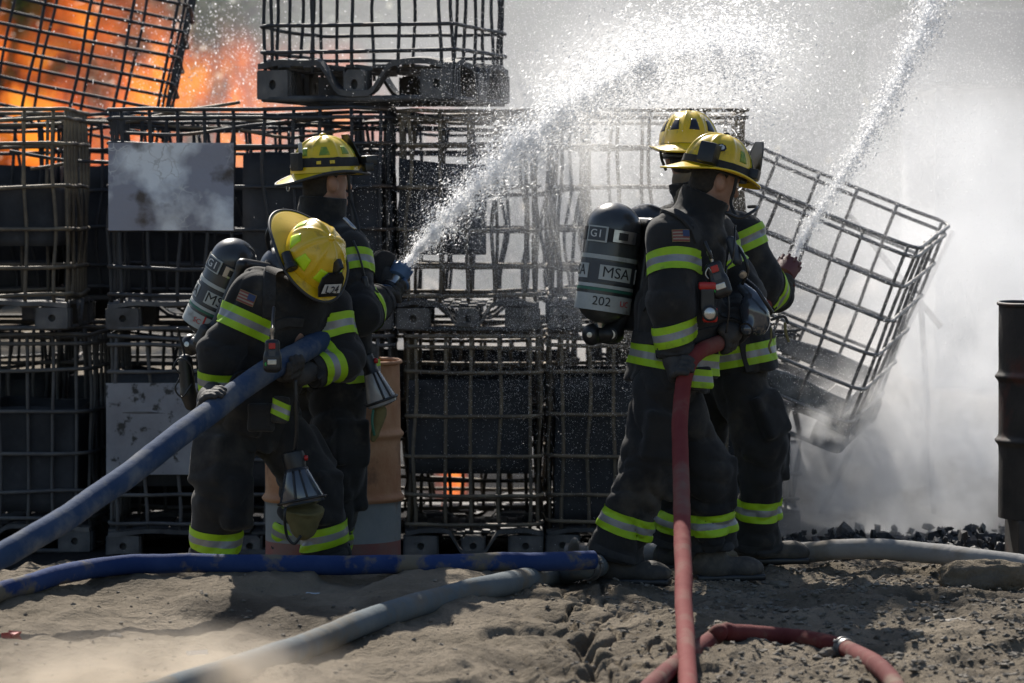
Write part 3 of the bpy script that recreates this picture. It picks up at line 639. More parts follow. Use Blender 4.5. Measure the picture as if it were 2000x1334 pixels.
    def bounds(s, pad=0.05):
        lo = np.full(3, 1e9); hi = -lo
        for p in s.pr:
            if p['t'] == 'c':
                for q, r in ((p['a'], p['ra']), (p['b'], p['rb'])): lo = np.minimum(lo, q - r * max(1, p['kx'])); hi = np.maximum(hi, q + r * max(1, p['kx']))
            else: r = (p['rad'] if p['t'] == 'e' else p['h']).max() * 1.3; lo = np.minimum(lo, p['c'] - r); hi = np.maximum(hi, p['c'] + r)
        return lo - pad, hi + pad
    def grid(s, lo, hi, h, off=0.0, fn=None):
        n = np.ceil((np.asarray(hi) - lo) / h).astype(int) + 1
        ax = [lo[i] + h * np.arange(n[i]) for i in range(3)]
        # coarse pass: only evaluate finely near the surface
        G = np.stack(np.meshgrid(*ax, indexing='ij'), -1).reshape(-1, 3); st = 4
        cax = [lo[i] + h * (np.arange(0, n[i] + st, st)) for i in range(3)]; cn = [len(q) for q in cax]
        CG = np.stack(np.meshgrid(*cax, indexing='ij'), -1).reshape(-1, 3); cd = s.f(CG, False).reshape(cn)
        near = np.repeat(np.repeat(np.repeat(cd, st, 0), st, 1), st, 2)
        sh = [st // 2] * 3; big = np.pad(near, [(0, 0)] * 3)[:n[0], :n[1], :n[2]]
        Fv = big.reshape(-1).astype(float).copy(); m = np.abs(Fv) < h * st * 1.9 + 0.045
        Fv[m] = s.f(G[m]); Fv = Fv - off
        if fn is not None: Fv = np.maximum(Fv, fn(G))
        return Fv.reshape(n)
    def mesh(s, name, h, mats, off=0.0, lo=None, hi=None, fn=None, relax=1):
        if lo is None: lo, hi = s.bounds()
        V, Q = surface_nets(s.grid(lo, hi, h, off, fn), lo, h)
        return mesh_np(name, V, Q, True, mats)
    def project(s, p, it=6):
        p = np.asarray(p, float).copy(); e = 0.004
        for _ in range(it):
            Q = np.array([p, p + [e, 0, 0], p + [0, e, 0], p + [0, 0, e]]); d = s.f(Q, False); g_ = (d[1:] - d[0]) / e; gn = np.linalg.norm(g_)
            if gn < 1e-6: break
            g_ /= gn; p = p - g_ * d[0] / max(gn, 0.5)
        return p, g_
def band(soft, a, b, s0, width, parent, mats, r=0.16, h=0.0075, off=0.0045, tiltv=(0, 0, 0), stripes=(0.34, 0.32, 0.34)):
    """reflective trim round a limb: the garment surface lifted off a little and cut by planes"""
    a = np.asarray(a, float); b = np.asarray(b, float); L = np.linalg.norm(b - a); ax = (b - a) / L + np.asarray(tiltv, float); ax /= np.linalg.norm(ax)
    p0 = a + (b - a) / L * s0; c = p0 + ax * width / 2; lo = c - r - 0.01; hi = c + r + 0.01
    def lim(G): q = G - c; t = q @ ax; v = np.linalg.norm(q - t[:, None] * ax, axis=1); return np.maximum(np.abs(t) - width / 2 - 0.02, v - r)
    V, Q = surface_nets(soft.grid(lo, hi, h, off, lim), lo, h)
    # drop the cut faces of the limiting cylinder
    v = V - c; t = v @ ax; rad = np.linalg.norm(v - t[:, None] * ax, axis=1); good = (np.abs(t) < width / 2 + 0.013) & (rad < r - 0.012)
    Q = Q[good[Q].all(1)]
    if not len(Q): return None
    me = mesh_np('band', V, Q, True, mats); bm = bmesh.new(); bm.from_mesh(me); bpy.data.meshes.remove(me)
    bmesh.ops.delete(bm, geom=[q for q in bm.verts if not q.link_faces], context='VERTS')
    bmesh.ops.bisect_plane(bm, geom=bm.verts[:] + bm.edges[:] + bm.faces[:], plane_co=Vector(p0), plane_no=Vector(ax), clear_inner=True)
    bmesh.ops.bisect_plane(bm, geom=bm.verts[:] + bm.edges[:] + bm.faces[:], plane_co=Vector(p0 + ax * width), plane_no=Vector(ax), clear_outer=True)
    e = 0
    for st in stripes[:-1]:
        e += st; bmesh.ops.bisect_plane(bm, geom=bm.verts[:] + bm.edges[:] + bm.faces[:], plane_co=Vector(p0 + ax * width * e), plane_no=Vector(ax))
    for f_ in bm.faces:
        t = float((np.array(f_.calc_center_median()[:]) - p0) @ ax) / width; f_.material_index = 1 if stripes[0] < t < stripes[0] + stripes[1] else 0; f_.smooth = True
    # a real thickness
    me = bpy.data.meshes.new('reflective_band'); bm.to_mesh(me); bm.free()
    for m_ in mats: me.materials.append(m_)
    return link('reflective_band', me, parent)
def ribbon(path, width, thick, soft=None, off=0.002, n=None, side=None, normal=None, wfn=None):
    """flat strap along a path, lying on a garment when one is given -> V,F"""
    P = spline(path, n or max(8, len(path) * 6)); N = []
    for i in range(len(P)):
        if soft is not None: P[i], g_ = soft.project(P[i]); N.append(g_)
        else: N.append(np.asarray(normal if not callable(normal) else normal(P[i]), float))
    N = np.array(N)
    for _ in range(3):
        P[1:-1] = (P[:-2] + 2 * P[1:-1] + P[2:]) / 4; N[1:-1] = (N[:-2] + N[1:-1] + N[2:]) / 3
    N /= np.linalg.norm(N, axis=1)[:, None]; T = np.gradient(P, axis=0); T /= np.linalg.norm(T, axis=1)[:, None]
    S = np.cross(T, N); S /= np.linalg.norm(S, axis=1)[:, None]; V = []; k = len(P)
    for i in range(k):
        w = width / 2 * (wfn(i / (k - 1)) if wfn else 1.0); o = P[i] + N[i] * off
        V += [o - S[i] * w, o + S[i] * w, o + S[i] * w * 0.94 + N[i] * thick, o - S[i] * w * 0.94 + N[i] * thick]
    F = []
    for i in range(k - 1):
        for j in range(4): F.append((i * 4 + j, i * 4 + (j + 1) % 4, i * 4 + 4 + (j + 1) % 4, i * 4 + 4 + j))
    F += [(0, 3, 2, 1), (k * 4 - 4, k * 4 - 3, k * 4 - 2, k * 4 - 1)]
    return np.array(V), np.array(F), P, N, T
def text_mesh(body, size, m, depth=0.0006):
    cu = bpy.data.curves.new('lettering', 'FONT'); cu.body = body; cu.size = size; cu.align_x = 'CENTER'; cu.align_y = 'CENTER'; cu.extrude = depth; cu.resolution_u = 3
    o = bpy.data.objects.new('lettering_tmp', cu); C.objects.link(o); bpy.context.view_layer.update()
    me = bpy.data.meshes.new_from_object(o.evaluated_get(bpy.context.evaluated_depsgraph_get())); bpy.data.objects.remove(o); bpy.data.curves.remove(cu)
    me.name = 'lettering'; me.materials.clear(); me.materials.append(m); return me
def remap(me, fn):
    """fn maps (n,3) local (x right, y up, z out) to world"""
    V = np.empty(len(me.vertices) * 3, np.float32); me.vertices.foreach_get('co', V); V = fn(V.reshape(-1, 3).astype(float)); me.vertices.foreach_set('co', V.astype(np.float32).ravel()); me.update(); return me
# ================================================================== people
M_cloth = mat('turnout_cloth', (0.013, 0.013, 0.0135), (0.027, 0.026, 0.025), scale=5, rough=0.85, bump=0.5, bscale=220, spec=0.25, sheen=0.12, c3=(0.068, 0.060, 0.049), scale3=4.5, lo3=0.54, hi3=0.72, bdist=0.003)
M_lime = mat('lime_trim', (0.36, 0.60, 0.010), (0.28, 0.48, 0.012), scale=9, rough=0.55, bump=0.2, bscale=150, c3=(0.16, 0.24, 0.03), scale3=14, lo3=0.6, hi3=0.75, bdist=0.003)
M_silver = mat('silver_trim', (0.30, 0.31, 0.32), (0.22, 0.22, 0.23), scale=12, rough=0.4, metal=0.2, bump=0.2, bscale=150, bdist=0.003)
M_glove = mat('glove_leather', (0.022, 0.021, 0.020), (0.05, 0.046, 0.042), scale=14, rough=0.75, bump=0.5, bscale=120, bdist=0.004)
M_boot = mat('boot_rubber', (0.03, 0.028, 0.026), (0.075, 0.066, 0.055), scale=9, rough=0.75, bump=0.4, bscale=60, c3=(0.15, 0.125, 0.095), scale3=6, lo3=0.55, hi3=0.7)
M_skin = mat('skin', (0.30, 0.17, 0.12), (0.37, 0.21, 0.15), scale=16, rough=0.5, bump=0.08, bscale=160); M_skin.node_tree.nodes['Principled BSDF'].inputs['Subsurface Weight'].default_value = 0.1
M_hair = mat('short_hair', (0.014, 0.011, 0.009), (0.03, 0.024, 0.018), scale=60, rough=0.7, bump=0.6, bscale=250)
M_eye = mat('eye_white', (0.7, 0.68, 0.66), rough=0.2)
M_yel = mat('helmet_yellow', (0.76, 0.50, 0.014), (0.68, 0.43, 0.012), scale=5, rough=0.28, coat=0.35, c3=(0.22, 0.15, 0.03), scale3=14, lo3=0.56, hi3=0.74, bump=0.05, bscale=90)
M_yel2 = mat('helmet_lemon', (0.80, 0.57, 0.018), (0.72, 0.49, 0.016), scale=6, rough=0.3, coat=0.3, c3=(0.22, 0.165, 0.03), scale3=14, lo3=0.56, hi3=0.74, bump=0.05, bscale=90)
M_yel3 = mat('helmet_mustard', (0.80, 0.55, 0.008), (0.70, 0.46, 0.008), scale=6, rough=0.26, coat=0.45, c3=(0.14, 0.105, 0.02), scale3=14, lo3=0.56, hi3=0.74, bump=0.05, bscale=90)
M_trim = mat('helmet_trim', (0.03, 0.031, 0.034), rough=0.5)
M_blk = mat('black_plastic', (0.012, 0.012, 0.013), (0.02, 0.02, 0.021), scale=20, rough=0.38, bump=0.1, bscale=200)
M_web = mat('black_webbing', (0.016, 0.016, 0.017), (0.03, 0.03, 0.03), scale=30, rough=0.8, bump=0.5, bscale=300, bdist=0.002)
M_carbon = mat('carbon_bottle', (0.030, 0.032, 0.033), (0.052, 0.054, 0.054), scale=6, rough=0.32, coat=0.3, c3=(0.10, 0.10, 0.10), scale3=7, lo3=0.6, hi3=0.8, bump=0.08, bscale=120)
M_lab = mat('pale_label', (0.46, 0.48, 0.46), (0.36, 0.38, 0.36), scale=9, rough=0.5, c3=(0.18, 0.17, 0.15), scale3=12, lo3=0.6, hi3=0.75)
M_labdk = mat('dark_label', (0.05, 0.055, 0.062), rough=0.45)
M_green = mat('green_stripe', (0.03, 0.14, 0.09), rough=0.5)
M_ink = mat('black_ink', (0.015, 0.015, 0.016), rough=0.6); M_white = mat('white_print', (0.62, 0.62, 0.60), rough=0.5); M_redink = mat('red_print', (0.45, 0.03, 0.03), rough=0.5)
M_redp = mat('red_plastic', (0.48, 0.02, 0.015), (0.36, 0.015, 0.012), rough=0.35); M_metal = mat('bright_metal', (0.55, 0.55, 0.54), (0.35, 0.35, 0.34), scale=20, rough=0.28, metal=0.9)
M_limest = mat('lime_sticker', (0.55, 0.78, 0.008), rough=0.4); M_greenst = mat('worn_green_sticker', (0.16, 0.26, 0.03), (0.30, 0.36, 0.03), scale=40, rough=0.5, lo=0.45, hi=0.55)
M_navyst = mat('navy_sticker', (0.012, 0.014, 0.024), rough=0.35); M_olive = mat('olive_canvas', (0.135, 0.115, 0.045), (0.19, 0.165, 0.07), scale=12, rough=0.9, bump=0.4, bscale=160)
M_lens = mat('tinted_lens', (0.05, 0.06, 0.075), rough=0.12, coat=0.6, spec=0.7); M_tan = mat('tan_hood', (0.15, 0.12, 0.085), (0.20, 0.165, 0.12), scale=20, rough=0.9, bump=0.4, bscale=150)
M_flagr = mat('faded_flag_red', (0.20, 0.055, 0.045), rough=0.8); M_flagw = mat('faded_flag_white', (0.26, 0.22, 0.17), rough=0.8); M_flagb = mat('faded_flag_blue', (0.035, 0.055, 0.13), rough=0.8); M_flagy = mat('flag_border', (0.22, 0.15, 0.07), rough=0.8)
BAND = [M_lime, M_silver]
def add_creases(m, sc=16, dist=0.02, st=0.55):
    nt = m.node_tree; N = nt.nodes; L = nt.links; b = N['Principled BSDF']; old = b.inputs['Normal'].links[0].from_node
    tc = N.new('ShaderNodeTexCoord'); n = N.new('ShaderNodeTexNoise'); n.noise_type = 'RIDGED_MULTIFRACTAL'; n.inputs['Scale'].default_value = sc; n.inputs['Detail'].default_value = 3; n.inputs['Distortion'].default_value = 0.6; L.new(tc.outputs['Object'], n.inputs['Vector'])
    bp = N.new('ShaderNodeBump'); bp.inputs['Strength'].default_value = st; bp.inputs['Distance'].default_value = dist; L.new(n.outputs[0], bp.inputs['Height']); L.new(old.outputs[0], bp.inputs['Normal']); L.new(bp.outputs[0], b.inputs['Normal'])
add_creases(M_cloth, 7, 0.02, 0.6)
def unit(v): v = np.asarray(v, float); return v / np.linalg.norm(v)

class Person:
    def __init__(s, label, Y0, J, fwd, head_f, head_u, hair=True, seed=1.0, torso=None, hem=None, sleeve=0.092, leg=0.118, foot=None, ftz=None, hood=False, collar_up=0.05):
        s.Y0 = Y0; s.J = {k: at(v[0], v[1], Y0 + v[2]) for k, v in J.items()}; J = s.J; s.seed = seed
        s.fwd = unit(np.array([fwd[0], fwd[1], 0])); s.right = np.array([s.fwd[1], -s.fwd[0], 0]); s.up = np.array([0, 0, 1.0])
        s.root = bpy.data.objects.new('person', None); C.objects.link(s.root); tag(s.root, label, 'person')
        base = (J['ankR'] + J['ankL']) / 2; s.root.location = (base[0], base[1], 0); s.neg = (-base[0], -base[1], 0)
        hf = unit(head_f); hu = unit(np.asarray(head_u, float) - hf * np.dot(head_u, hf)); hr = np.cross(hf, hu); s.H = np.stack([hr, hf, hu], 1); s.hc = J['head']
        H = s.H; c = s.hc; W = lambda r, f, u: c + H @ np.array([r, f, u])
        # ---- body: one continuous surface from head to feet
        b = Soft(0.03, seed)
        b.ell(c + H @ [0, 0, 0.012], H, (0.077, 0.097, 0.105)); b.cone(W(0, 0.02, -0.055), W(0, 0.060, -0.098), 0.056, 0.034, w=hr, kx=1.15)
        b.cone(W(0, 0.092, 0.0), W(0, 0.108, -0.034), 0.010, 0.016, k=0.012); b.cone(W(-0.03, 0.082, 0.022), W(0.03, 0.082, 0.022), 0.014, 0.014, k=0.015)
        b.cone(W(-0.02, 0.090, -0.066), W(0.02, 0.090, -0.066), 0.008, 0.008, k=0.008)
        for q in (-1, 1): b.ell(W(q * 0.083, -0.010, -0.016), H @ np.array([[1, 0, 0], [0, 0.96, -0.28], [0, 0.28, 0.96]]), (0.015, 0.025, 0.037), k=0.010); b.dig(W(q * 0.032, 0.098, 0.002), 0.014)
        b.cone(W(0, -0.02, -0.05), J['neck'], 0.060, 0.068, k=0.03); ch = (J['shR'] + J['shL']) / 2
        b.cone(J['neck'], ch - 0.10 * s.up, 0.07, 0.10, w=s.right, kx=1.4); b.cone(ch - 0.10 * s.up, J['pel'], 0.105, 0.11, w=s.right, kx=1.3)
        for q in 'RL':
            b.cone(J['sh' + q], J['el' + q], 0.055, 0.045); b.cone(J['el' + q], J['wr' + q] + unit(J['el' + q] - J['wr' + q]) * 0.03, 0.045, 0.033)
            b.cone(J['hip' + q], J['kn' + q], 0.085, 0.06); b.cone(J['kn' + q], J['ank' + q], 0.058, 0.042)
            fz = np.array([J['ank' + q][0], J['ank' + q][1], gpt(J['ank' + q][0], J['ank' + q][1]) + 0.058]); b.cone(J['ank' + q], fz, 0.042, 0.03); b.cone(fz, fz + unit(foot[q]) * 0.10 - 0.01 * s.up, 0.03, 0.022)
        s.body = b; link('body', b.mesh('body', 0.0085, [M_skin]), s.root, s.neg)
        for q in (-1, 1):
            V, F = lathe([(0.0125 * math.sin(t), -0.0125 * math.cos(t)) for t in np.linspace(0.02, PI - 0.02, 9)], 14); link('eye', mesh_np('eye', V + W(q * 0.032, 0.083, 0.002), F, True, [M_eye]), s.root, s.neg)
        # hair: cropped cap over the back and sides of the skull
        hs = Soft(0.02, seed); hs.ell(c + H @ [0, 0, 0.012], H, (0.077, 0.097, 0.105)); hs.cone(W(0, -0.045, -0.05), W(0, -0.035, -0.075), 0.052, 0.04, w=hr, kx=1.1)
        def hl(G): q = (G - c) @ H; return np.maximum(q[:, 1] - 0.012 - 0.35 * np.maximum(q[:, 2], 0), -q[:, 2] - 0.068 - 0.25 * np.minimum(q[:, 1], 0) * -1)
        if hair: link('hair', hs.mesh('hair', 0.006, [M_hair], off=0.006, fn=hl), s.root, s.neg)
        # ---- turnout coat
        g_ = Soft(0.055, seed); tw = torso or (0.150, 0.165, 0.172); hem_ = J['hem']; wa = J['waist']; top = ch - 0.035 * s.up; R_ = s.right
        g_.cone(top, wa, tw[0], tw[1], w=R_, kx=1.28, amp=0.014, fa=7, fx=6); g_.cone(wa, hem_, tw[1], tw[2], w=R_, kx=1.26, amp=0.014, fa=6, fx=7, cut=True)
        g_.cone(J['shR'] + R_ * -0.01, J['shL'] + R_ * 0.01, 0.085, 0.085, amp=0.004, fa=10); nk = unit(J['head'] - J['neck'])
        g_.cone(ch + 0.02 * s.up, J['neck'] + nk * collar_up, 0.108, 0.098, w=R_, kx=1.12, cut=True, amp=0.008, fa=16, k=0.04)
        for q in 'RL':
            el = J['el' + q]; sh = J['sh' + q]; wr = J['wr' + q]
            g_.cone(sh, el, sleeve + 0.006, sleeve * 0.93, amp=0.019, fa=9, fx=4); g_.cone(el, wr, sleeve * 0.95, sleeve * 0.76, amp=0.019, fa=13, fx=4, cut=True, k=0.045)
        for sg in (-1, 1):
            ax_ = unit(hem_ - wa); pc_ = wa * 0.35 + hem_ * 0.65 + (s.fwd * 0.55 + R_ * sg * 0.85) * tw[2] * 1.02; dn = unit(s.fwd * 0.55 + R_ * sg * 0.85); g_.box(pc_, np.stack([np.cross(ax_, dn), dn, ax_], 1), (0.075, 0.022, 0.075), 0.012, amp=0.006, k=0.010)
        s.coat_soft = g_; s.coat = link('coat', g_.mesh('coat', 0.0085, [M_cloth]), s.root, s.neg)
        # ---- trousers
        t_ = Soft(0.05, seed + 3.3); pel = J['pel']
        t_.cone(pel + 0.10 * s.up, pel - 0.02 * s.up, 0.125, 0.13, w=R_, kx=1.25, amp=0.004)
        for q in 'RL':
            t_.cone(J['hip' + q], J['kn' + q], leg * 1.10, leg * 0.98, amp=0.020, fa=7, fx=4); kn = J['kn' + q]; an = J['ank' + q]
            t_.cone(kn, an + (kn - an) * 0.02, leg * 0.98, leg * 0.90, amp=0.024, fa=11, fx=4, cut=True)
            t_.box(kn + unit(s.fwd - 0.3 * s.up) * leg * 0.80 - 0.02 * s.up, np.stack([R_, s.fwd, s.up], 1), (0.075, 0.035, 0.11), 0.02, amp=0.008, k=0.012)
            # cargo pocket on the outside of the thigh
            sd = R_ if q == 'R' else -R_; mid = J['hip' + q] * 0.42 + kn * 0.58; Fr = frame(J['hip' + q] - kn, s.fwd)
            dirn = unit(sd - (sd @ Fr[:, 2]) * Fr[:, 2]); Fp = np.stack([np.cross(Fr[:, 2], dirn), dirn, Fr[:, 2]], 1)
            t_.box(mid + dirn * leg * 0.98, Fp, (0.085, 0.028, 0.10), 0.02, amp=0.006, k=0.02)
        s.trou_soft = t_; s.trou = link('trousers', t_.mesh('trousers', 0.009, [M_cloth]), s.root, s.neg)
        # cuffs: leather trim at sleeve ends and trouser hems
        for q in 'RL':
            el = J['el' + q]; wr = J['wr' + q]; Lw = np.linalg.norm(wr - el); band(g_, el, wr, Lw - 0.034, 0.030, s.coat, [M_web, M_web], r=0.11, off=0.004)
            kn = J['kn' + q]; an = J['ank' + q]; Lk = np.linalg.norm(an - kn); band(t_, kn, an, Lk * 0.98 - 0.034, 0.030, s.trou, [M_web, M_web], r=0.16, off=0.004)
        # ---- boots
        for q in 'RL':
            an = J['ank' + q]; fd = unit(foot[q]); sd = np.cross(fd, s.up); gz = gpt(an[0], an[1]) if ftz is None else ftz[q]
            f_ = Soft(0.03, seed); base = np.array([an[0], an[1], gz])
            f_.cone(np.array([an[0], an[1], gz + 0.26]), base + 0.06 * s.up, 0.062, 0.058, amp=0.004, fa=20); f_.cone(base + 0.055 * s.up - fd * 0.035, base + 0.048 * s.up + fd * 0.145, 0.052, 0.044, w=sd, kx=1.05, amp=0.003)
            f_.ell(base + fd * 0.165 + 0.045 * s.up, np.stack([sd, fd, s.up], 1), (0.052, 0.065, 0.045), k=0.03)
            flo = lambda G, b=base: (b[2] + 0.022) - G[:, 2]
            bo = link('boot', f_.mesh('boot', 0.0075, [M_boot], fn=flo), s.root, s.neg)
            so = Soft(0.03); Fs = np.stack([sd, fd, s.up], 1); so.box(base + fd * 0.075 + 0.012 * s.up, Fs, (0.050, 0.150, 0.014), 0.008); so.box(base - fd * 0.035 + 0.010 * s.up, Fs, (0.046, 0.045, 0.02), 0.008, k=0.004)
            link('sole', so.mesh('sole', 0.006, [M_blk]), bo)
        if hood:
            h_ = Soft(0.03, seed + 9); h_.cone(J['neck'] - 0.02 * s.up, J['neck'] + nk * 0.055, 0.098, 0.088, amp=0.010, fa=22, fx=5); link('hood', h_.mesh('hood', 0.008, [M_tan]), s.root, s.neg)
    def bands_std(s, which):
        """which: list of (garment, from joint, to joint, start distance, radius, tilt)"""
        for gname, a, b, s0, r, *tv in which:
            soft, par = (s.coat_soft, s.coat) if gname == 'coat' else (s.trou_soft, s.trou); pa = s.J[a] if isinstance(a, str) else a; pb = s.J[b] if isinstance(b, str) else b
            band(soft, pa, pb, s0, 0.088, par, BAND, r=r, tiltv=tv[0] if tv else (0, 0, 0))
    def add(s, name, V, F, m, parent=None, smooth=True, ang=None):
        me = mesh_np(name, V, F, smooth, [m])
        if ang: smooth_angle(me, ang)
        return link(name, me, parent or s.root, s.neg if parent is None else None)
    def addm(s, name, me, parent=None): return link(name, me, parent or s.root, s.neg if parent is None else None)
    def strap(s, name, path, width, thick, m, parent=None, soft=None, off=0.002, wfn=None, n=None):
        V, F, P, N, T = ribbon(path, width, thick, soft, off, wfn=wfn, n=n); o = s.add(name, V, F, m, parent, ang=0.6); return o, P, N, T
    def cord(s, name, pts, r, m, parent=None, n=30):
        V, F = tube_vf(spline(pts, n), r, 8); return s.add(name, V, F, m, parent)
    # ---- gloved hand closed round a hose
    def grip(s, q, hc, ht, hr, palm, thumb_up=True, spread=0.024):
        hc = np.asarray(hc, float); ht = unit(ht); palm = unit(np.asarray(palm, float) - np.dot(palm, ht) * ht); bi = np.cross(ht, palm); wr = s.J['wr' + q]; R1 = hr + 0.011
        h = Soft(0.012, s.seed + (1 if q == 'R' else 2)); pc = hc + palm * (hr + 0.020)
        sg = 1 if np.dot(wr - pc, bi) < 0 else -1     # fingers run away from the wrist side
        P = lambda a, o, rr=R1: hc + ht * o + rr * (math.cos(a) * palm + sg * math.sin(a) * bi)
        h.cone(wr + unit(s.J['el' + q] - wr) * 0.03, wr + (pc - wr) * 0.55, 0.044, 0.040, amp=0.004, fa=25, k=0.03)
        h.cone(wr + (pc - wr) * 0.5, P(-0.35, 0, hr + 0.022), 0.040, 0.024, w=ht, kx=1.5, k=0.03, amp=0.003); h.cone(P(-0.5, 0, hr + 0.02), P(0.35, 0, hr + 0.02), 0.020, 0.017, w=ht, kx=2.3, k=0.02)
        for i, (o, ln) in enumerate(((-1.5, 0.80), (-0.5, 1.0), (0.5, 0.96), (1.5, 0.85))):
            o *= spread; tot = ln * 0.088 / R1; a0 = 0.3; st = [a0, a0 + tot * 0.45, a0 + tot * 0.75, a0 + tot]; rad = [0.0145, 0.0135, 0.0125, 0.0105]
            for k in range(3): h.cone(P(st[k], o), P(st[k + 1], o * 0.95), rad[k], rad[k + 1], k=0.006, amp=0.001, fa=40)
        o = (1.7 if thumb_up else -1.7) * spread; h.cone(P(-0.45, o * 0.9, hr + 0.02), P(-0.95, o * 1.35, R1 + 0.004), 0.018, 0.0155, k=0.012); h.cone(P(-0.95, o * 1.35, R1 + 0.004), P(-0.95 - 0.03 / R1, o * 1.4), 0.0155, 0.012, k=0.008)
        return link('glove', h.mesh('glove', 0.0048, [M_glove]), s.root, s.neg)
    # ---- fire helmet
    def helmet(s, m, trim=None, back=0.105, front=0.045, side=0.038, sticker=None, st_ang=None, scale=1.0, zb=0.034):
        H = s.H; c = s.hc; A = np.array([0.124, 0.150, 0.150]) * scale; s.hm = m
        W = lambda V: c + np.asarray(V, float) @ H.T
        def dome(th, ph, off=0.0):
            th = np.asarray(th, float); ph = np.asarray(ph, float); rid = 0
            for k in range(8):
                d = np.angle(np.exp(1j * (th - k * PI / 4))); rid = np.maximum(rid, (0.042 if k % 2 == 0 else 0.030) * np.exp(-(np.abs(d) * np.cos(ph) / 0.062) ** 2.5))
            rid = rid * (1 - 0.85 * sstep(0.5, 0.0, ph) if False else sstep(0.05, 0.45, ph)) 
            sq = 1 + 0.035 * np.cos(4 * th) * np.cos(ph); k_ = 1 + rid + off / 0.14
            return np.stack([A[0] * np.cos(ph) ** 0.82 * np.sin(th) * sq * k_, A[1] * np.cos(ph) ** 0.82 * np.cos(th) * sq * k_, zb + A[2] * np.sin(ph) ** 1.05 * k_], -1)
        s.dome = lambda th, ph, off=0.0: W(dome(th, ph, off))
        nt, npn = 128, 26; th = np.linspace(0, 2 * PI, nt, endpoint=False); ph = np.linspace(0.0, PI / 2 * 0.995, npn); TH, PH = np.meshgrid(th, ph, indexing='ij')
        V = W(dome(TH.ravel(), PH.ravel())); id_ = np.arange(nt * npn).reshape(nt, npn); i2 = np.roll(id_, -1, 0)
        F = np.stack([id_[:, :-1], i2[:, :-1], i2[:, 1:], id_[:, 1:]], -1).reshape(-1, 4)
        s.hel = s.add('helmet', V, F[:, ::-1], m)
        # brim, long behind
        def ext(t): b_ = np.clip(-np.cos(t), 0, 1); f_ = np.clip(np.cos(t), 0, 1); return side + (front - side) * f_ ** 2 + (back - side) * b_ ** 2.2
        def brim(t, u, lift=0.0):
            e = ext(t) * u; b_ = np.clip(-np.cos(t), 0, 1); f_ = np.clip(np.cos(t), 0, 1); sn = np.abs(np.sin(t))
            z = zb - 0.004 - e * (0.20 + 0.35 * b_ ** 2 + 0.12 * f_) + 0.010 * sn ** 4 * u ** 2 + lift; k = 0.985 * (1 + 0.035 * np.cos(4 * t))
            return W(np.stack([(A[0] * k + e) * np.sin(t), (A[1] * k + e) * np.cos(t), z], -1))
        us = np.linspace(0, 1, 8); TT, UU = np.meshgrid(th, us, indexing='ij'); Vt = brim(TT.ravel(), UU.ravel(), 0.003); Vb = brim(TT.ravel(), UU.ravel(), -0.003)
        idb = np.arange(nt * 8).reshape(nt, 8); j2 = np.roll(idb, -1, 0); Fb = np.stack([idb[:, :-1], j2[:, :-1], j2[:, 1:], idb[:, 1:]], -1).reshape(-1, 4)
        ed = np.stack([idb[:, -1], j2[:, -1], j2[:, -1] + nt * 8, idb[:, -1] + nt * 8], -1)
        s.add('brim', np.concatenate([Vt, Vb]), np.concatenate([Fb, Fb[:, ::-1] + nt * 8, ed]), m, s.hel)
        P = brim(th, np.ones(nt)); V, F = tube_vf(P, 0.0065 if trim else 0.0045, 8, closed=True); s.add('brim_edge', V, F, trim or m, s.hel)
        s.brim = brim
        # crown boss where the ridges meet
        V, F = lathe([(0.016, 0), (0.015, 0.008), (0.008, 0.012), (0.001, 0.013)], 16); s.add('crown_cap', c + (V + [0, 0, zb + A[2] * 1.02]) @ H.T, F, m if trim else M_blk, s.hel)
        # inside liner so that no light leaks under the dome
        V, F = lathe([(0.001, 0.02), (0.112, 0.02), (0.112, -0.004)], 40); V[:, 1] *= 1.2; s.add('liner', c + (V + [0, 0, zb - 0.012]) @ H.T, F, M_blk, s.hel)
        if sticker:
            for a, mm, p0, p1, w0, w1 in sticker: s.patch('sticker', a, p0, p1, w0, w1, mm)
    def patch(s, name, th, p0, p1, w0, w1, mm, off=0.0016, n=7):
        u, v = np.meshgrid(np.linspace(-1, 1, n), np.linspace(0, 1, n), indexing='ij'); v = v.ravel(); u = u.ravel(); w = w0 + (w1 - w0) * v
        V = s.dome(th + u * w, p0 + (p1 - p0) * v, off); Vb = s.dome(th + u * w, p0 + (p1 - p0) * v, -0.001); id_ = np.arange(n * n).reshape(n, n); F = np.stack([id_[:-1, :-1], id_[:-1, 1:], id_[1:, 1:], id_[1:, :-1]], -1).reshape(-1, 4)
        bd = np.concatenate([id_[:, 0], id_[-1, 1:], id_[::-1, -1][1:], id_[0, ::-1][1:-1]]); nb_ = np.roll(bd, -1); Fs = np.stack([bd, nb_, nb_ + n * n, bd + n * n], -1)
        return s.add(name, np.concatenate([V, Vb]), np.concatenate([F, Fs]), mm, s.hel)
    def hatband(s, p0, p1, m=None, off=0.004, tilt=0.0, a0=0.0, a1=2 * PI):
        n = 96; full = a1 - a0 > 6.2; th = np.linspace(a0, a1, n, endpoint=not full); dt = tilt * np.cos(th); rows = [(p0, 0.0), (p0, off), (p1, off), (p1, 0.0)]
        V = np.concatenate([s.dome(th, np.clip(q + dt, 0.01, 1.4), o) for q, o in rows]); F = []
        for r in range(3):
            for i in range(n if full else n - 1): j = (i + 1) % n; F.append((r * n + i, r * n + j, (r + 1) * n + j, (r + 1) * n + i))
        return s.add('hat_band', V, np.array(F), m or M_web, s.hel, ang=0.7)
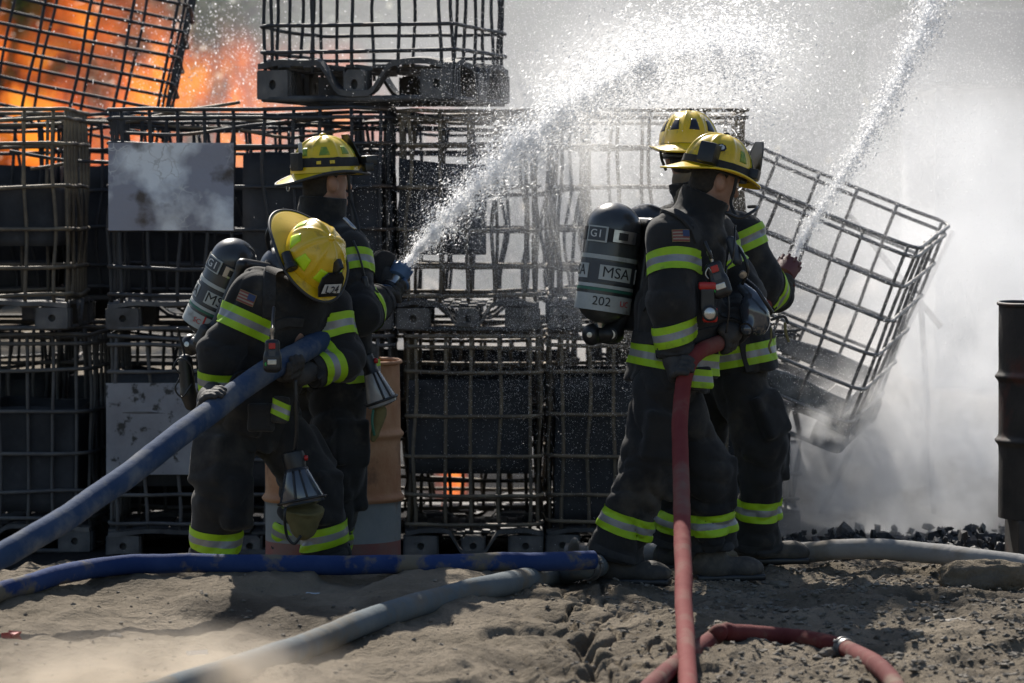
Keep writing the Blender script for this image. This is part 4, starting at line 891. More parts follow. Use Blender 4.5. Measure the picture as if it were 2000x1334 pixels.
    def shield(s, m=None, w=0.052, h=0.135, lean=0.35, zb=0.042, out=0.155):
        """leather front piece standing on the brim, tip to the crown"""
        H = s.H; pts = [(-0.8, 0.0), (0.8, 0.0), (1.0, 0.35), (0.9, 0.75), (0.55, 1.0), (-0.55, 1.0), (-0.9, 0.75), (-1.0, 0.35)]
        V = []
        for t in (0.0, 0.006):
            for x, z in pts: V.append((x * w, out - z * h * lean + t + 0.012 * (1 - abs(x)) , zb - 0.004 + z * h))
        n = len(pts); bm = bmesh.new(); vs_ = [bm.verts.new(Vector(s.hc + H @ np.array(v))) for v in V]; bm.faces.new(vs_[:n]); bm.faces.new(vs_[n:])
        for i in range(n): j = (i + 1) % n; bm.faces.new((vs_[i], vs_[j], vs_[n + j], vs_[n + i]))
        s.sh_fn = lambda L: s.hc + np.stack([L[:, 0], out + 0.0135 - (L[:, 1]) * lean + L[:, 2] + 0.012 * (1 - np.abs(L[:, 0]) / w), zb - 0.004 + L[:, 1]], -1) @ H.T
        return s.addm('front_shield', mesh_bm('front_shield', bm, [m or M_blk], False), s.hel)
    def hbox(s, name, c, h, m, bevel=0.006, yaw=0.0, parent=None):
        """bevelled box in helmet coordinates"""
        bm = bmesh.new(); add_box(bm, (0, 0, 0), h, bevel=bevel); R = s.H @ np.array(Matrix.Rotation(yaw, 3, 'Z')); Mx = Matrix(R.tolist()).to_4x4(); Mx.translation = Vector(s.hc + s.H @ np.array(c)); bmesh.ops.transform(bm, matrix=Mx, verts=bm.verts)
        return s.addm(name, smooth_angle(mesh_bm(name, bm, [m]), 0.6), parent or s.hel)
    # ---- air cylinder with its printed labels
    def cylinder(s, bot, top, R, face, bands, texts=()):
        bot = np.asarray(bot, float); top = np.asarray(top, float); L = np.linalg.norm(top - bot); z = (top - bot) / L; x0 = unit(np.asarray(face, float) - np.dot(face, z) * z); y0 = np.cross(z, x0); Fr = np.stack([x0, y0, z], 1)
        prof = [(0.001, 0.0)] + [(R * math.sin(t), R * 0.95 * (1 - math.cos(t))) for t in np.linspace(0.15, PI / 2, 9)] + [(R, L * 0.5)] + [(R * math.cos(t), L - R * 0.95 * (1 - math.sin(t))) for t in np.linspace(0, PI / 2 - 0.05, 10)] + [(0.001, L)]
        V, F = lathe(prof, 40); o = s.add('air_cylinder', bot + V @ Fr.T, F, M_carbon)
        for a, b, m, off in bands:
            V, F = lathe([(R, a), (R + off, a), (R + off, b), (R, b)], 48); s.add('printed_band', bot + V @ Fr.T, F, m, o, ang=0.7)
        for body, size, zc, ang, m, rot, off in texts:
            me = text_mesh(body, size, m)
            def fn(Q, zc=zc, ang=ang, rot=rot, off=off):
                cr, sr = math.cos(rot), math.sin(rot); u = Q[:, 0] * cr - Q[:, 1] * sr; v = Q[:, 0] * sr + Q[:, 1] * cr
                a = ang + u / R; rr = R + off + Q[:, 2]; return bot + np.stack([rr * np.cos(a), rr * np.sin(a), zc + v], -1) @ Fr.T
            s.addm('lettering', remap(me, fn), o)
        s.cyl = o; s.cylF = (bot, Fr, R); return o
    def wrap_panel(s, a0, a1, z0, z1, m, off=0.003, name='printed_label'):
        bot, Fr, R = s.cylF; n = 12; a = np.linspace(a0, a1, n); V = []
        for rr, zz in ((R, z0), (R + off, z0), (R + off, z1), (R, z1)): V.append(np.stack([rr * np.cos(a), rr * np.sin(a), np.full(n, zz)], -1))
        V = np.concatenate(V); F = [(r * n + i, r * n + i + 1, (r + 1) * n + i + 1, (r + 1) * n + i) for r in range(3) for i in range(n - 1)]
        F += [(0, n, 2 * n, 3 * n), (4 * n - 1, 3 * n - 1, 2 * n - 1, n - 1)]; return s.add(name, bot + V @ Fr.T, np.array(F), m, s.cyl, ang=0.7)
    def soft_part(s, name, soft, h, m, parent=None, fn=None): return link(name, soft.mesh(name, h, [m], fn=fn), parent or s.root, s.neg if parent is None else None)
    def flag(s, c, normal, updir, w=0.075, h=0.05):
        """small faded flag patch: border, stripes and canton, laid on the sleeve"""
        p, n_ = s.coat_soft.project(c); n_ = unit(n_); u = unit(np.asarray(updir, float) - np.dot(updir, n_) * n_); r = np.cross(u, n_)
        def quad(name, x0, x1, y0, y1, m, off, par):
            k = 6; X, Yv = np.meshgrid(np.linspace(x0, x1, k), np.linspace(y0, y1, k), indexing='ij'); V = []
            for a, b in zip(X.ravel(), Yv.ravel()): q, nn = s.coat_soft.project(p + r * a + u * b); V.append(q + unit(nn) * off)
            id_ = np.arange(k * k).reshape(k, k); F = np.stack([id_[:-1, :-1], id_[1:, :-1], id_[1:, 1:], id_[:-1, 1:]], -1).reshape(-1, 4); return s.add(name, np.array(V), F, m, par)
        f_ = quad('flag_patch', -w / 2, w / 2, -h / 2, h / 2, M_flagy, 0.009, s.coat); iw = w / 2 - 0.003; ih = h / 2 - 0.003
        for k in range(7): y0 = -ih + 2 * ih * k / 7; quad('flag_stripe', -iw, iw, y0, y0 + 2 * ih / 7, M_flagr if k % 2 == 0 else M_flagw, 0.0105, f_ if False else s.coat)
        quad('flag_canton', iw - 2 * iw * 0.42, iw, ih - 2 * ih * 4 / 7, ih, M_flagb, 0.012, s.coat)
# ================================================================== hoses
def hose_material(name, c1, c2, dirt, lo3=0.5, hi3=0.62, scale3=5, weave=420):
    m = mat(name, c1, c2, scale=5, rough=0.85, spec=0.15, bump=0.0, c3=dirt, scale3=scale3, lo3=lo3, hi3=hi3)
    nt = m.node_tree; N = nt.nodes; L = nt.links; b = N['Principled BSDF']; tc = N.new('ShaderNodeTexCoord')
    n1 = N.new('ShaderNodeTexNoise'); n1.inputs['Scale'].default_value = weave; L.new(tc.outputs['Object'], n1.inputs['Vector'])
    n2 = N.new('ShaderNodeTexNoise'); n2.inputs['Scale'].default_value = 26; L.new(tc.outputs['Object'], n2.inputs['Vector'])
    ad = N.new('ShaderNodeMath'); ad.operation = 'MULTIPLY_ADD'; ad.inputs[1].default_value = 0.35; L.new(n1.outputs[0], ad.inputs[0]); L.new(n2.outputs[0], ad.inputs[2])
    bp = N.new('ShaderNodeBump'); bp.inputs['Strength'].default_value = 0.35; bp.inputs['Distance'].default_value = 0.008; L.new(ad.outputs[0], bp.inputs['Height']); L.new(bp.outputs[0], b.inputs['Normal'])
    return m
M_hblue = hose_material('blue_hose', (0.026, 0.050, 0.105), (0.046, 0.072, 0.13), (0.16, 0.165, 0.17), 0.46, 0.70, 7)
M_hblue2 = hose_material('muddy_blue_hose', (0.014, 0.033, 0.115), (0.03, 0.055, 0.15), (0.15, 0.13, 0.10), 0.53, 0.62, 6)
M_hgrey = hose_material('grey_hose', (0.10, 0.125, 0.14), (0.14, 0.16, 0.17), (0.155, 0.135, 0.105), 0.50, 0.66, 4)
M_hpale = hose_material('pale_grey_hose', (0.25, 0.25, 0.245), (0.31, 0.30, 0.29), (0.20, 0.17, 0.13), 0.55, 0.7, 4)
M_hred = hose_material('red_hose', (0.165, 0.032, 0.031), (0.20, 0.048, 0.044), (0.18, 0.105, 0.083), 0.52, 0.72, 5)
M_hred2 = hose_material('dusty_red_hose', (0.11, 0.024, 0.024), (0.15, 0.04, 0.037), (0.17, 0.115, 0.087), 0.5, 0.66, 6)
def hose(name, pts, r, m, label, n=260, wob=0.004, cat='hose', ground=False, kinks=()):
    P = spline(pts, n)
    if ground: P[:, 2] = np.maximum(P[:, 2], ground_z(P[:, 0], P[:, 1]) + r * 0.62)
    for _ in range(4 if ground else 0): P[1:-1] = (P[:-2] + 2 * P[1:-1] + P[2:]) / 4
    s = np.arange(n); R = r * (1 + 0.02 * vn(s * 0.22, s * 0.0 + 2.0, 1.0) + 0.010 * vn(s * 0.6, s * 0.0, 5.0) + 0.012 * vn(s * 1.7, s * 0.0, 9.0)); P = P + wob * np.stack([vn(s * 0.08, s * 0.0, 2.0), vn(s * 0.08, s * 0.0 + 4, 2.0), vn(s * 0.08, s * 0.0 + 8, 2.0)], -1)
    for (c, w, k) in kinks: R = R * (1 - k * np.exp(-((s / n - c) / w) ** 2))
    V, F = tube_vf(P, R, 20); o = link(name, mesh_np(name, V, F, True, [m])); tag(o, label, cat); return o, P
def collar(name, parent, p, t, r, L, m=None, lugs=0):
    Fr = frame(t); prof = [(r * 0.9, -L), (r, -L), (r * 1.04, -L * 0.8), (r * 1.04, -L * 0.15), (r * 1.16, -L * 0.1), (r * 1.16, L * 0.1), (r * 1.04, L * 0.15), (r * 1.04, L * 0.8), (r, L), (r * 0.9, L)]
    V, F = lathe(prof, 28); V = V @ Fr.T + np.asarray(p); L_ = [(V, F)]
    me = mesh_np(name, V, F, True, [m or M_coup]); smooth_angle(me, 0.5); o = link(name, me, parent)
    for k in range(lugs):
        a = 2 * PI * k / lugs + 0.4; bm = bmesh.new(); d = Fr @ np.array([math.cos(a), math.sin(a), 0]); R = np.stack([d, np.cross(Fr[:, 2], d), Fr[:, 2]], 1); add_box(bm, np.asarray(p) + d * r * 1.2, (r * 0.14, r * 0.16, L * 0.25), R.tolist(), bevel=0.003); link('lug', mesh_bm('lug', bm, [m or M_coup], False), o)
    return o
M_coup = mat('hose_coupling', (0.12, 0.12, 0.12), (0.22, 0.21, 0.20), scale=14, rough=0.45, metal=0.5, c3=(0.2, 0.17, 0.13), scale3=9, lo3=0.55, hi3=0.7)
A3 = lambda *a: at(*a)
def AG(px, py, r):
    """point of a hose of radius r lying on the ground at this pixel"""
    Y = 14.0
    for _ in range(12):
        d = at(px, py, Y); k = (CAMZ - d[2]) / Y; zt = float(ground_z(np.array([d[0]]), np.array([Y]))[0]) + r * 0.75; Y = 0.5 * Y + 0.5 * min(max((CAMZ - zt) / k, 11.0), 19.0)
    return at(px, py, Y)
# held blue hose of the left pair
hb, Pb = hose('fire_hose', [A3(-140, 1150, 13.7), A3(0, 1085, 13.95), A3(110, 1022, 14.2), A3(230, 943, 14.55), A3(330, 866, 14.85), A3(430, 790, 15.20), A3(520, 727, 15.42), A3(600, 680, 15.60), A3(660, 640, 15.95), A3(705, 625, 16.12), A3(745, 598, 16.26), A3(762, 566, 16.30)], 0.048, M_hblue, 'thick faded blue fire hose held up by the left pair')
# muddy blue hose on the crest
hose('fire_hose', [AG(-120, 1200, 0.04), AG(-20, 1163, 0.04), AG(90, 1130, 0.04), A3(200, 1108, 14.9), A3(330, 1100, 14.98), A3(470, 1102, 15.0), A3(650, 1103, 15.02), A3(850, 1103, 15.1), A3(1000, 1098, 15.2), A3(1160, 1094, 15.4)], 0.0385, M_hblue2, 'mud caked dark blue hose lying along the crest of the sand')
# grey hose running down to the left
hg, Pg = hose('fire_hose', [A3(1196, 1098, 16.0), A3(1150, 1107, 15.5), AG(1080, 1122, 0.05), AG(980, 1142, 0.05), AG(850, 1172, 0.05), AG(720, 1213, 0.05), AG(600, 1260, 0.05), AG(470, 1305, 0.05), AG(340, 1345, 0.05), AG(200, 1385, 0.05)], 0.047, M_hgrey, 'dusty blue grey hose running from the boot to the lower left', wob=0.004)
collar('coupling', hg, Pg[28], Pg[31] - Pg[25], 0.050, 0.03, lugs=3)
# pale hose at right
hp, Pp = hose('fire_hose', [A3(1120, 1082, 16.9), A3(1250, 1080, 16.8), A3(1400, 1083, 16.65), A3(1520, 1084, 16.55), A3(1600, 1076, 16.45), A3(1700, 1072, 16.3), A3(1800, 1078, 16.15), A3(1900, 1092, 15.95), A3(2000, 1105, 15.8), A3(2120, 1120, 15.6)], 0.044, M_hpale, 'pale grey hose lying behind the right pair and in front of the rubble')
collar('coupling', hp, Pp[2], Pp[5] - Pp[0], 0.05, 0.05, lugs=2)
V, F = tube_vf(spline([A3(1122, 1082, 16.87), A3(1121, 1068, 16.85), A3(1123, 1052, 16.83)], 8), [0.03, 0.03, 0.028, 0.026, 0.024, 0.022, 0.018, 0.012], 12); link('valve_stub', mesh_np('valve_stub', V, F, True, [M_coup]), hp)
# held red hose
hr_, Pr = hose('fire_hose', [A3(1348, 1420, 12.0), A3(1342, 1330, 12.75), A3(1338, 1230, 13.45), A3(1335, 1120, 14.1), A3(1332, 1000, 14.65), A3(1329, 880, 15.1), A3(1331, 790, 15.32), A3(1341, 722, 15.42), A3(1368, 687, 15.50), A3(1410, 668, 15.62), A3(1450, 648, 15.85), A3(1480, 610, 16.15), A3(1508, 578, 16.38)], 0.0325, M_hred, 'faded red fire hose rising straight up to the right pair', n=300)
# red loop on the ground
hl, Pl = hose('fire_hose', [AG(1215, 1400, 0.033), AG(1275, 1336, 0.033), AG(1330, 1290, 0.033), AG(1385, 1253, 0.04), AG(1409, 1234, 0.05), AG(1440, 1236, 0.04), AG(1530, 1243, 0.033), AG(1610, 1254, 0.033), AG(1660, 1271, 0.033), AG(1712, 1300, 0.033), AG(1752, 1345, 0.033), AG(1775, 1400, 0.033)], 0.032, M_hred2, 'dusty dark red hose looping over the ground at lower right', wob=0.002, kinks=((0.375, 0.012, 0.35),))
collar('coupling', hl, Pl[int(260 * 0.70)], Pl[int(260 * 0.70) + 4] - Pl[int(260 * 0.70) - 4], 0.036, 0.028, M_coup, lugs=3)
# ---------------- nozzles
M_nozred = mat('worn_red_bumper', (0.10, 0.028, 0.028), (0.16, 0.05, 0.045), rough=0.6, bump=0.2)
M_nozblue = mat('blue_bumper', (0.05, 0.11, 0.22), (0.09, 0.15, 0.25), rough=0.5)
def nozzle(label, base, tip, mb, r=0.030, grip=True):
    o = bpy.data.objects.new('hose_nozzle', None); C.objects.link(o); base = np.asarray(base); tip = np.asarray(tip); L = np.linalg.norm(tip - base); Fr = frame(tip - base); o.location = base; tag(o, label, 'nozzle')
    def part(name, prof, m, parent=o, n=28): V, F = lathe(prof, n); me = mesh_np(name, V @ Fr.T, F, True, [m]); smooth_angle(me, 0.5); return link(name, me, parent)
    part('body', [(r * 0.9, 0), (r * 1.15, 0.005), (r * 1.15, L * 0.25), (r * 0.8, L * 0.3), (r * 0.8, L * 0.55), (r * 0.95, L * 0.62)], M_metal)
    part('swivel', [(r * 1.16, L * 0.05), (r * 1.3, L * 0.07), (r * 1.3, L * 0.2), (r * 1.16, L * 0.22)], M_blk)
    bp = part('bumper', [(r * 0.95, L * 0.55), (r * 1.35, L * 0.60), (r * 1.45, L * 0.92), (r * 1.3, L), (r * 0.9, L * 0.985), (r * 0.75, L * 0.85), (0.002, L * 0.84)], mb)
    for k in range(10):
        a = 2 * PI * k / 10; bm = bmesh.new(); d = np.array([math.cos(a), math.sin(a), 0]); R = Fr @ np.stack([d, [-d[1], d[0], 0], [0, 0, 1]], 1); add_box(bm, Fr @ (d * r * 1.4 + np.array([0, 0, L * 0.96])), (r * 0.12, r * 0.16, L * 0.07), R.tolist(), bevel=0.002); link('tooth', mesh_bm('tooth', bm, [mb], False), bp)
    # bail handle
    side = Fr[:, 0]; pts = []
    for t in np.linspace(-1, 1, 13): a = t * PI / 2; pts.append(Fr @ np.array([r * 1.45 * math.sin(a), -0.0 - r * 2.0 * math.cos(a), L * 0.42 + 0.01]))
    V, F = tube_vf(np.array(pts), 0.009, 10); link('bail', mesh_np('bail', V, F, True, [mb]), o)
    return o, Fr
nozzle('hose nozzle with worn red bumper, aimed up right by the rear helmeted one', A3(1510, 576, 16.38), A3(1543, 514, 16.5), M_nozred, r=0.036)
nozzle('hose nozzle with blue bumper aimed up right by the left pair', A3(760, 568, 16.30), A3(787, 523, 16.36), M_nozblue, r=0.032)
# ---------------- litter
M_clear = mat('clear_litter', (0.55, 0.62, 0.68), rough=0.15, coat=0.5); 
def scrap(name, px, py, Y, size, m, label, seed, cat='litter'):
    rr = random.Random(seed); bm = bmesh.new(); add_box(bm, (0, 0, 0), size, bevel=size[2] * 0.3)
    for v in bm.verts: v.co += Vector((rr.uniform(-1, 1), rr.uniform(-1, 1), rr.uniform(-1, 1))) * size[2] * 0.5
    p = at(px, py, Y); Mx = Matrix.Rotation(rr.uniform(0, 3), 4, 'Z') @ Matrix.Rotation(rr.uniform(-0.4, 0.4), 4, 'X'); bmesh.ops.transform(bm, matrix=Mx, verts=bm.verts)
    tag(link(name, mesh_bm(name, bm, [m], False), loc=(p[0], Y, gpt(p[0], Y) + size[2] * 0.8)), label, cat)
scrap('plastic_fragment', 22, 1248, 13.62, (0.030, 0.022, 0.014), M_redp, 'bright red plastic fragment lying on the sand at far left', 2)
scrap('crumpled_wrapper', 385, 1256, 13.55, (0.034, 0.018, 0.007), M_clear, 'crumpled clear wrapper glinting on the sand', 3)
scrap('bottle_shard', 612, 1148, 14.65, (0.024, 0.012, 0.006), M_clear, 'clear plastic shard below the blue hose', 4)
# ---------------------------------------------------------------- the bent one with the L24 shield
p1 = Person('person in black turnout gear bending over the blue hose, yellow helmet marked L24', 15.75, dict(
    head=(603, 512, -0.10), neck=(578, 572, -0.03), shR=(503, 572, -0.15), shL=(640, 600, 0.08), elR=(428, 690, -0.17), wrR=(420, 772, -0.14), elL=(672, 700, 0.02), wrL=(606, 728, -0.10),
    waist=(520, 700, 0.03), hem=(478, 868, 0.06), pel=(492, 800, 0.05), hipR=(450, 835, 0.0), hipL=(540, 835, 0.10), knR=(434, 960, -0.05), knL=(608, 950, 0.10), ankR=(421, 1092, 0.02), ankL=(640, 1094, 0.14)),
    (0.78, -0.62), head_f=(0.34, -0.40, -0.85), head_u=(0.50, -0.65, 0.50), collar_up=0.01, seed=1.0, sleeve=0.089, leg=0.108, torso=(0.138, 0.145, 0.152), foot=dict(R=(0.4, -0.9, 0), L=(0.8, -0.5, 0)))
J = p1.J
p1.bands_std([('coat', 'shR', 'elR', 0.085, 0.15, (0.10, 0, -0.12)), ('coat', 'elR', 'wrR', 0.075, 0.13), ('coat', 'shL', 'elL', 0.06, 0.14), ('coat', 'elL', 'wrL', 0.06, 0.13),
              ('trousers', 'knR', 'ankR', 0.155, 0.16), ('trousers', 'knL', 'ankL', 0.165, 0.16)])
# ---------------------------------------------------------------- left nozzle man
p2 = Person('person in black turnout gear aiming the left nozzle, lemon yellow helmet with dark strap', 16.25, dict(
    head=(636, 352, 0.0), neck=(625, 425, 0.0), shR=(678, 490, -0.14), shL=(575, 482, 0.14), elR=(704, 612, -0.26), wrR=(738, 590, -0.02), elL=(690, 540, 0.26), wrL=(752, 527, 0.10),
    waist=(635, 610, 0.0), hem=(648, 760, 0.0), pel=(648, 720, 0.0), hipR=(660, 775, -0.09), hipL=(610, 775, 0.09), knR=(656, 925, -0.10), knL=(595, 925, 0.12), ankR=(636, 1090, -0.02), ankL=(578, 1085, 0.20)),
    (0.80, 0.60), head_f=(0.86, 0.50, 0.06), head_u=(-0.03, 0.0, 1.0), seed=2.0, collar_up=0.085, sleeve=0.090, leg=0.113, foot=dict(R=(0.9, 0.3, 0), L=(0.8, 0.6, 0)))
J = p2.J
p2.bands_std([('coat', 'shR', 'elR', 0.035, 0.13), ('coat', 'elR', 'wrR', 0.02, 0.12), ('coat', 'elL', 'wrL', 0.075, 0.12), ('coat', 'waist', 'hem', 0.215, 0.26), ('trousers', 'knR', 'ankR', 0.235, 0.16), ('trousers', 'knL', 'ankL', 0.215, 0.16)])
# ---------------------------------------------------------------- right hose man with cylinder 202
p3 = Person('person in black turnout gear gripping the red hose, mustard helmet, air cylinder numbered 202', 15.72, dict(
    head=(1396, 350, 0.0), neck=(1362, 415, 0.0), shR=(1312, 462, -0.17), shL=(1385, 455, 0.17), elR=(1308, 590, -0.26), wrR=(1318, 690, -0.24), elL=(1450, 580, 0.16), wrL=(1428, 650, -0.10),
    waist=(1325, 600, 0.0), hem=(1302, 752, 0.0), pel=(1300, 720, 0.0), hipR=(1288, 772, -0.09), hipL=(1312, 775, 0.09), knR=(1266, 905, -0.10), knL=(1378, 920, 0.10), ankR=(1203, 1088, -0.05), ankL=(1390, 1075, 0.14)),
    (0.94, 0.34), head_f=(0.87, 0.38, -0.27), head_u=(0.27, 0.10, 1.0), seed=3.0, collar_up=0.08, sleeve=0.088, leg=0.110, torso=(0.146, 0.156, 0.166), foot=dict(R=(0.97, -0.20, 0), L=(0.95, 0.3, 0)))
J = p3.J
p3.bands_std([('coat', 'shR', 'elR', 0.075, 0.135, (0.12, 0, 0)), ('coat', 'elR', 'wrR', 0.085, 0.12, (0.15, 0, 0)), ('coat', 'shL', 'elL', 0.08, 0.13), ('coat', 'waist', 'hem', 0.165, 0.27), ('coat', 'waist', 'hem', -0.12, 0.155),
              ('trousers', 'knR', 'ankR', 0.215, 0.165), ('trousers', 'knL', 'ankL', 0.17, 0.16)])
# ---------------------------------------------------------------- right nozzle man
p4 = Person('person in black turnout gear aiming the right nozzle, half hidden, helmet with navy windows', 16.40, dict(
    head=(1344, 302, 0.0), neck=(1358, 372, 0.0), shR=(1448, 462, -0.10), shL=(1315, 445, 0.10), elR=(1490, 556, -0.10), wrR=(1520, 583, 0.06), elL=(1420, 560, 0.28), wrL=(1500, 580, 0.22),
    waist=(1405, 590, 0.0), hem=(1430, 730, 0.0), pel=(1430, 700, 0.0), hipR=(1442, 750, -0.08), hipL=(1400, 755, 0.08), knR=(1490, 872, -0.08), knL=(1345, 905, 0.12), ankR=(1478, 1074, 0.0), ankL=(1312, 1068, 0.18)),
    (0.62, 0.78), head_f=(0.18, 0.97, -0.10), head_u=(0.02, 0.06, 1.0), seed=4.0, sleeve=0.092, leg=0.108, foot=dict(R=(0.98, 0.1, 0), L=(0.9, 0.4, 0)), hood=True)
J = p4.J
p4.bands_std([('coat', 'shR', 'elR', -0.025, 0.13), ('coat', 'elR', 'wrR', 0.02, 0.12), ('coat', 'waist', 'hem', 0.19, 0.27), ('trousers', 'knR', 'ankR', 0.225, 0.16), ('trousers', 'knL', 'ankL', 0.215, 0.16)])
LIME8 = lambda mm, skip=(): [(PI / 8 + k * PI / 4, mm, 0.26, 0.66, 0.23, 0.16) for k in range(8) if k not in skip]
p1.helmet(M_yel, M_trim, sticker=LIME8(M_limest), back=0.115)
p2.helmet(M_yel2, M_trim, sticker=[(PI / 8 + k * PI / 4, M_greenst, 0.52, 0.80, 0.18, 0.10) for k in range(8)], back=0.072, side=0.032)
p3.helmet(M_yel3, None, sticker=[(PI / 8 + k * PI / 4, M_greenst, 0.36, 0.72, 0.17, 0.10) for k in (0, 1, 5, 6)], back=0.085)
p4.helmet(M_yel3, None, sticker=[(PI / 8 + k * PI / 4, M_navyst, 0.42, 0.82, 0.20, 0.11) for k in range(8)], back=0.08)
# ================================================================== what the crew wears and carries on the body
def nearest(P, q): i = int(np.argmin(np.linalg.norm(P - q, axis=1))); i = min(max(i, 2), len(P) - 3); return P[i], unit(P[i + 2] - P[i - 2])
def grip_on(p, q, P, r, px, py, Y, palm=None, up=True):
    c, t = nearest(P, at(px, py, Y)); p.grip(q, c, t, r, (p.J['wr' + q] - c) if palm is None else palm, up)
grip_on(p1, 'R', Pb, 0.048, 428, 795, 15.2, palm=(-0.3, 0.8, 0.5)); grip_on(p1, 'L', Pb, 0.048, 560, 705, 15.5, palm=(0.3, 0.2, -1))
grip_on(p2, 'R', Pb, 0.048, 742, 600, 16.26); grip_on(p2, 'L', np.linspace(at(752, 580, 16.28), at(790, 515, 16.37), 20), 0.036, 762, 562, 16.30, palm=(0.35, 0.7, -0.6))
grip_on(p3, 'R', Pr, 0.0325, 1338, 728, 15.42, palm=(-0.7, 0.3, 0.3)); grip_on(p3, 'L', Pr, 0.0325, 1412, 667, 15.62)
grip_on(p4, 'R', np.linspace(at(1500, 592, 16.36), at(1545, 512, 16.5), 20), 0.040, 1526, 560, 16.42, palm=(0.7, 0.2, -0.7)); grip_on(p4, 'L', Pr, 0.0325, 1490, 600, 16.25)

def knob_lathe(p, name, c, axis, prof, m, parent=None, n=24):
    V, F = lathe(prof, n); return p.add(name, np.asarray(c) + V @ frame(axis).T, F, m, parent, ang=0.6)
def air_pack(p, bot, top, R, face, number, extra, hide_text=False):
    bot = np.asarray(bot, float); top = np.asarray(top, float); L = np.linalg.norm(top - bot); z = (top - bot) / L
    tx = []
    if not hide_text:
        for a in (-1.15, 0.55, 2.2): tx.append(('MSA', 0.062, L * 0.415, a, M_ink, 0, 0.0048))
        tx += extra
    p.cylinder(bot, top, R, face, [(L * 0.10, L * 0.235, M_lab, 0.0020), (L * 0.262, L * 0.285, M_green, 0.0016), (L * 0.288, L * 0.315, M_lab, 0.0018), (L * 0.52, L * 0.555, M_lab, 0.0018), (L * 0.33, L * 0.505, M_labdk, 0.0012), (L * 0.665, L * 0.775, M_web, 0.004)], tx)
    for a in (-1.15, 0.55, 2.2): p.wrap_panel(a - 0.62, a + 0.62, L * 0.355, L * 0.475, M_lab, 0.0042)
    # cam buckle and name plate of the bottle strap
    bo, Fr, R_ = p.cylF
    p.wrap_panel(0.25, 1.05, L * 0.67, L * 0.77, M_metal, 0.016, 'strap_buckle'); p.wrap_panel(0.42, 0.72, L * 0.69, L * 0.75, M_blk, 0.019, 'buckle_latch'); p.wrap_panel(-0.75, 0.05, L * 0.655, L * 0.785, M_lab, 0.010, 'strap_plate'); p.wrap_panel(-0.68, -0.02, L * 0.667, L * 0.773, M_labdk, 0.012, 'strap_plate_face')
    me = text_mesh('G1', 0.045, M_white)
    def fn(Q): a = -0.35 + Q[:, 0] / R_; rr = R_ + 0.0125 + Q[:, 2]; return bo + np.stack([rr * np.cos(a), rr * np.sin(a), L * 0.72 + Q[:, 1]], -1) @ Fr.T
    p.addm('lettering', remap(me, fn), p.cyl)
    # neck and valve below the bottle
    knob_lathe(p, 'cylinder_neck', bot - z * 0.028, z, [(0.001, 0), (0.022, 0), (0.022, 0.03), (0.030, 0.045)], M_metal)
    back = -p.fwd
    vb = Soft(0.02, 1.0); c0 = bot - z * 0.045; vb.cone(c0 + back * 0.035, c0 + p.fwd * 0.07, 0.034, 0.040); vb.cone(c0 + p.fwd * 0.05, c0 + p.fwd * 0.12 + z * 0.10, 0.035, 0.028)
    v = p.soft_part('valve_body', vb, 0.006, M_blk)
    kc = c0 + back * 0.03; kn = Soft(0.012, 1.0); kn.ell(kc, np.eye(3), (0.040, 0.040, 0.046)); p.soft_part('valve_knob', kn, 0.006, M_blk, v)
    side = unit(np.array(face, float)); knob_lathe(p, 'pressure_gauge', c0 + p.fwd * 0.065 + side * 0.034, side, [(0.026, -0.01), (0.026, 0.008), (0.021, 0.010), (0.020, 0.007), (0.001, 0.007)], M_blk, v); knob_lathe(p, 'gauge_dial', c0 + p.fwd * 0.065 + side * 0.042, side, [(0.018, 0.0), (0.018, 0.001), (0.001, 0.0015)], M_metal, v)
    knob_lathe(p, 'knob_cap', kc + side * 0.038, side, [(0.011, 0), (0.011, 0.004), (0.001, 0.0045)], M_metal, v)
    # back plate between bottle and coat
    Fr2 = np.stack([np.cross(p.fwd, z), unit(p.fwd - np.dot(p.fwd, z) * z), z], 1); mid = (bot + top) / 2 + Fr2[:, 1] * (R + 0.022)
    bp = Soft(0.02, 2.0); bp.box(mid - z * 0.03, Fr2, (0.085, 0.020, L * 0.46), 0.012); bp.box(mid - z * L * 0.40, Fr2, (0.13, 0.026, 0.05), 0.015); bp.cone(mid + z * L * 0.36 - Fr2[:, 0] * 0.08, mid + z * L * 0.36 + Fr2[:, 0] * 0.08, 0.026, 0.026); p.soft_part('back_plate', bp, 0.008, M_blk)
def strap_label(p, P, N, T, i0, i1, width, parent, body='MSA'):
    V, F, PP, NN, TT = ribbon(P[i0:i1], width, 0.004, None, 0.008, n=max(6, (i1 - i0)), normal=lambda q: N[int(np.argmin(np.linalg.norm(P - q, axis=1)))])
    o = p.add('strap_label', V, F, M_lab, parent, ang=0.6); k = len(PP); c = PP[k // 2] + NN[k // 2] * 0.0135; t = unit(PP[-1] - PP[0]); n_ = unit(NN[k // 2]); sd = unit(np.cross(t, n_)); me = text_mesh(body, width * 0.82, M_ink)
    remap(me, lambda Q: c + np.outer(Q[:, 0], t) + np.outer(Q[:, 1], -sd if False else np.cross(n_, t)) + np.outer(Q[:, 2], n_)); p.addm('lettering', me, parent)
def shape(p, name, pts_r, m, h=0.005, k=0.012, amp=0.0, parent=None, fa=20):
    """skinned run of balls: [(point, radius), ...]"""
    s_ = Soft(k, p.seed)
    for (a, ra), (b, rb) in zip(pts_r[:-1], pts_r[1:]): s_.cone(a, b, ra, rb, amp=amp, fa=fa)
    return p.soft_part(name, s_, h, m, parent)
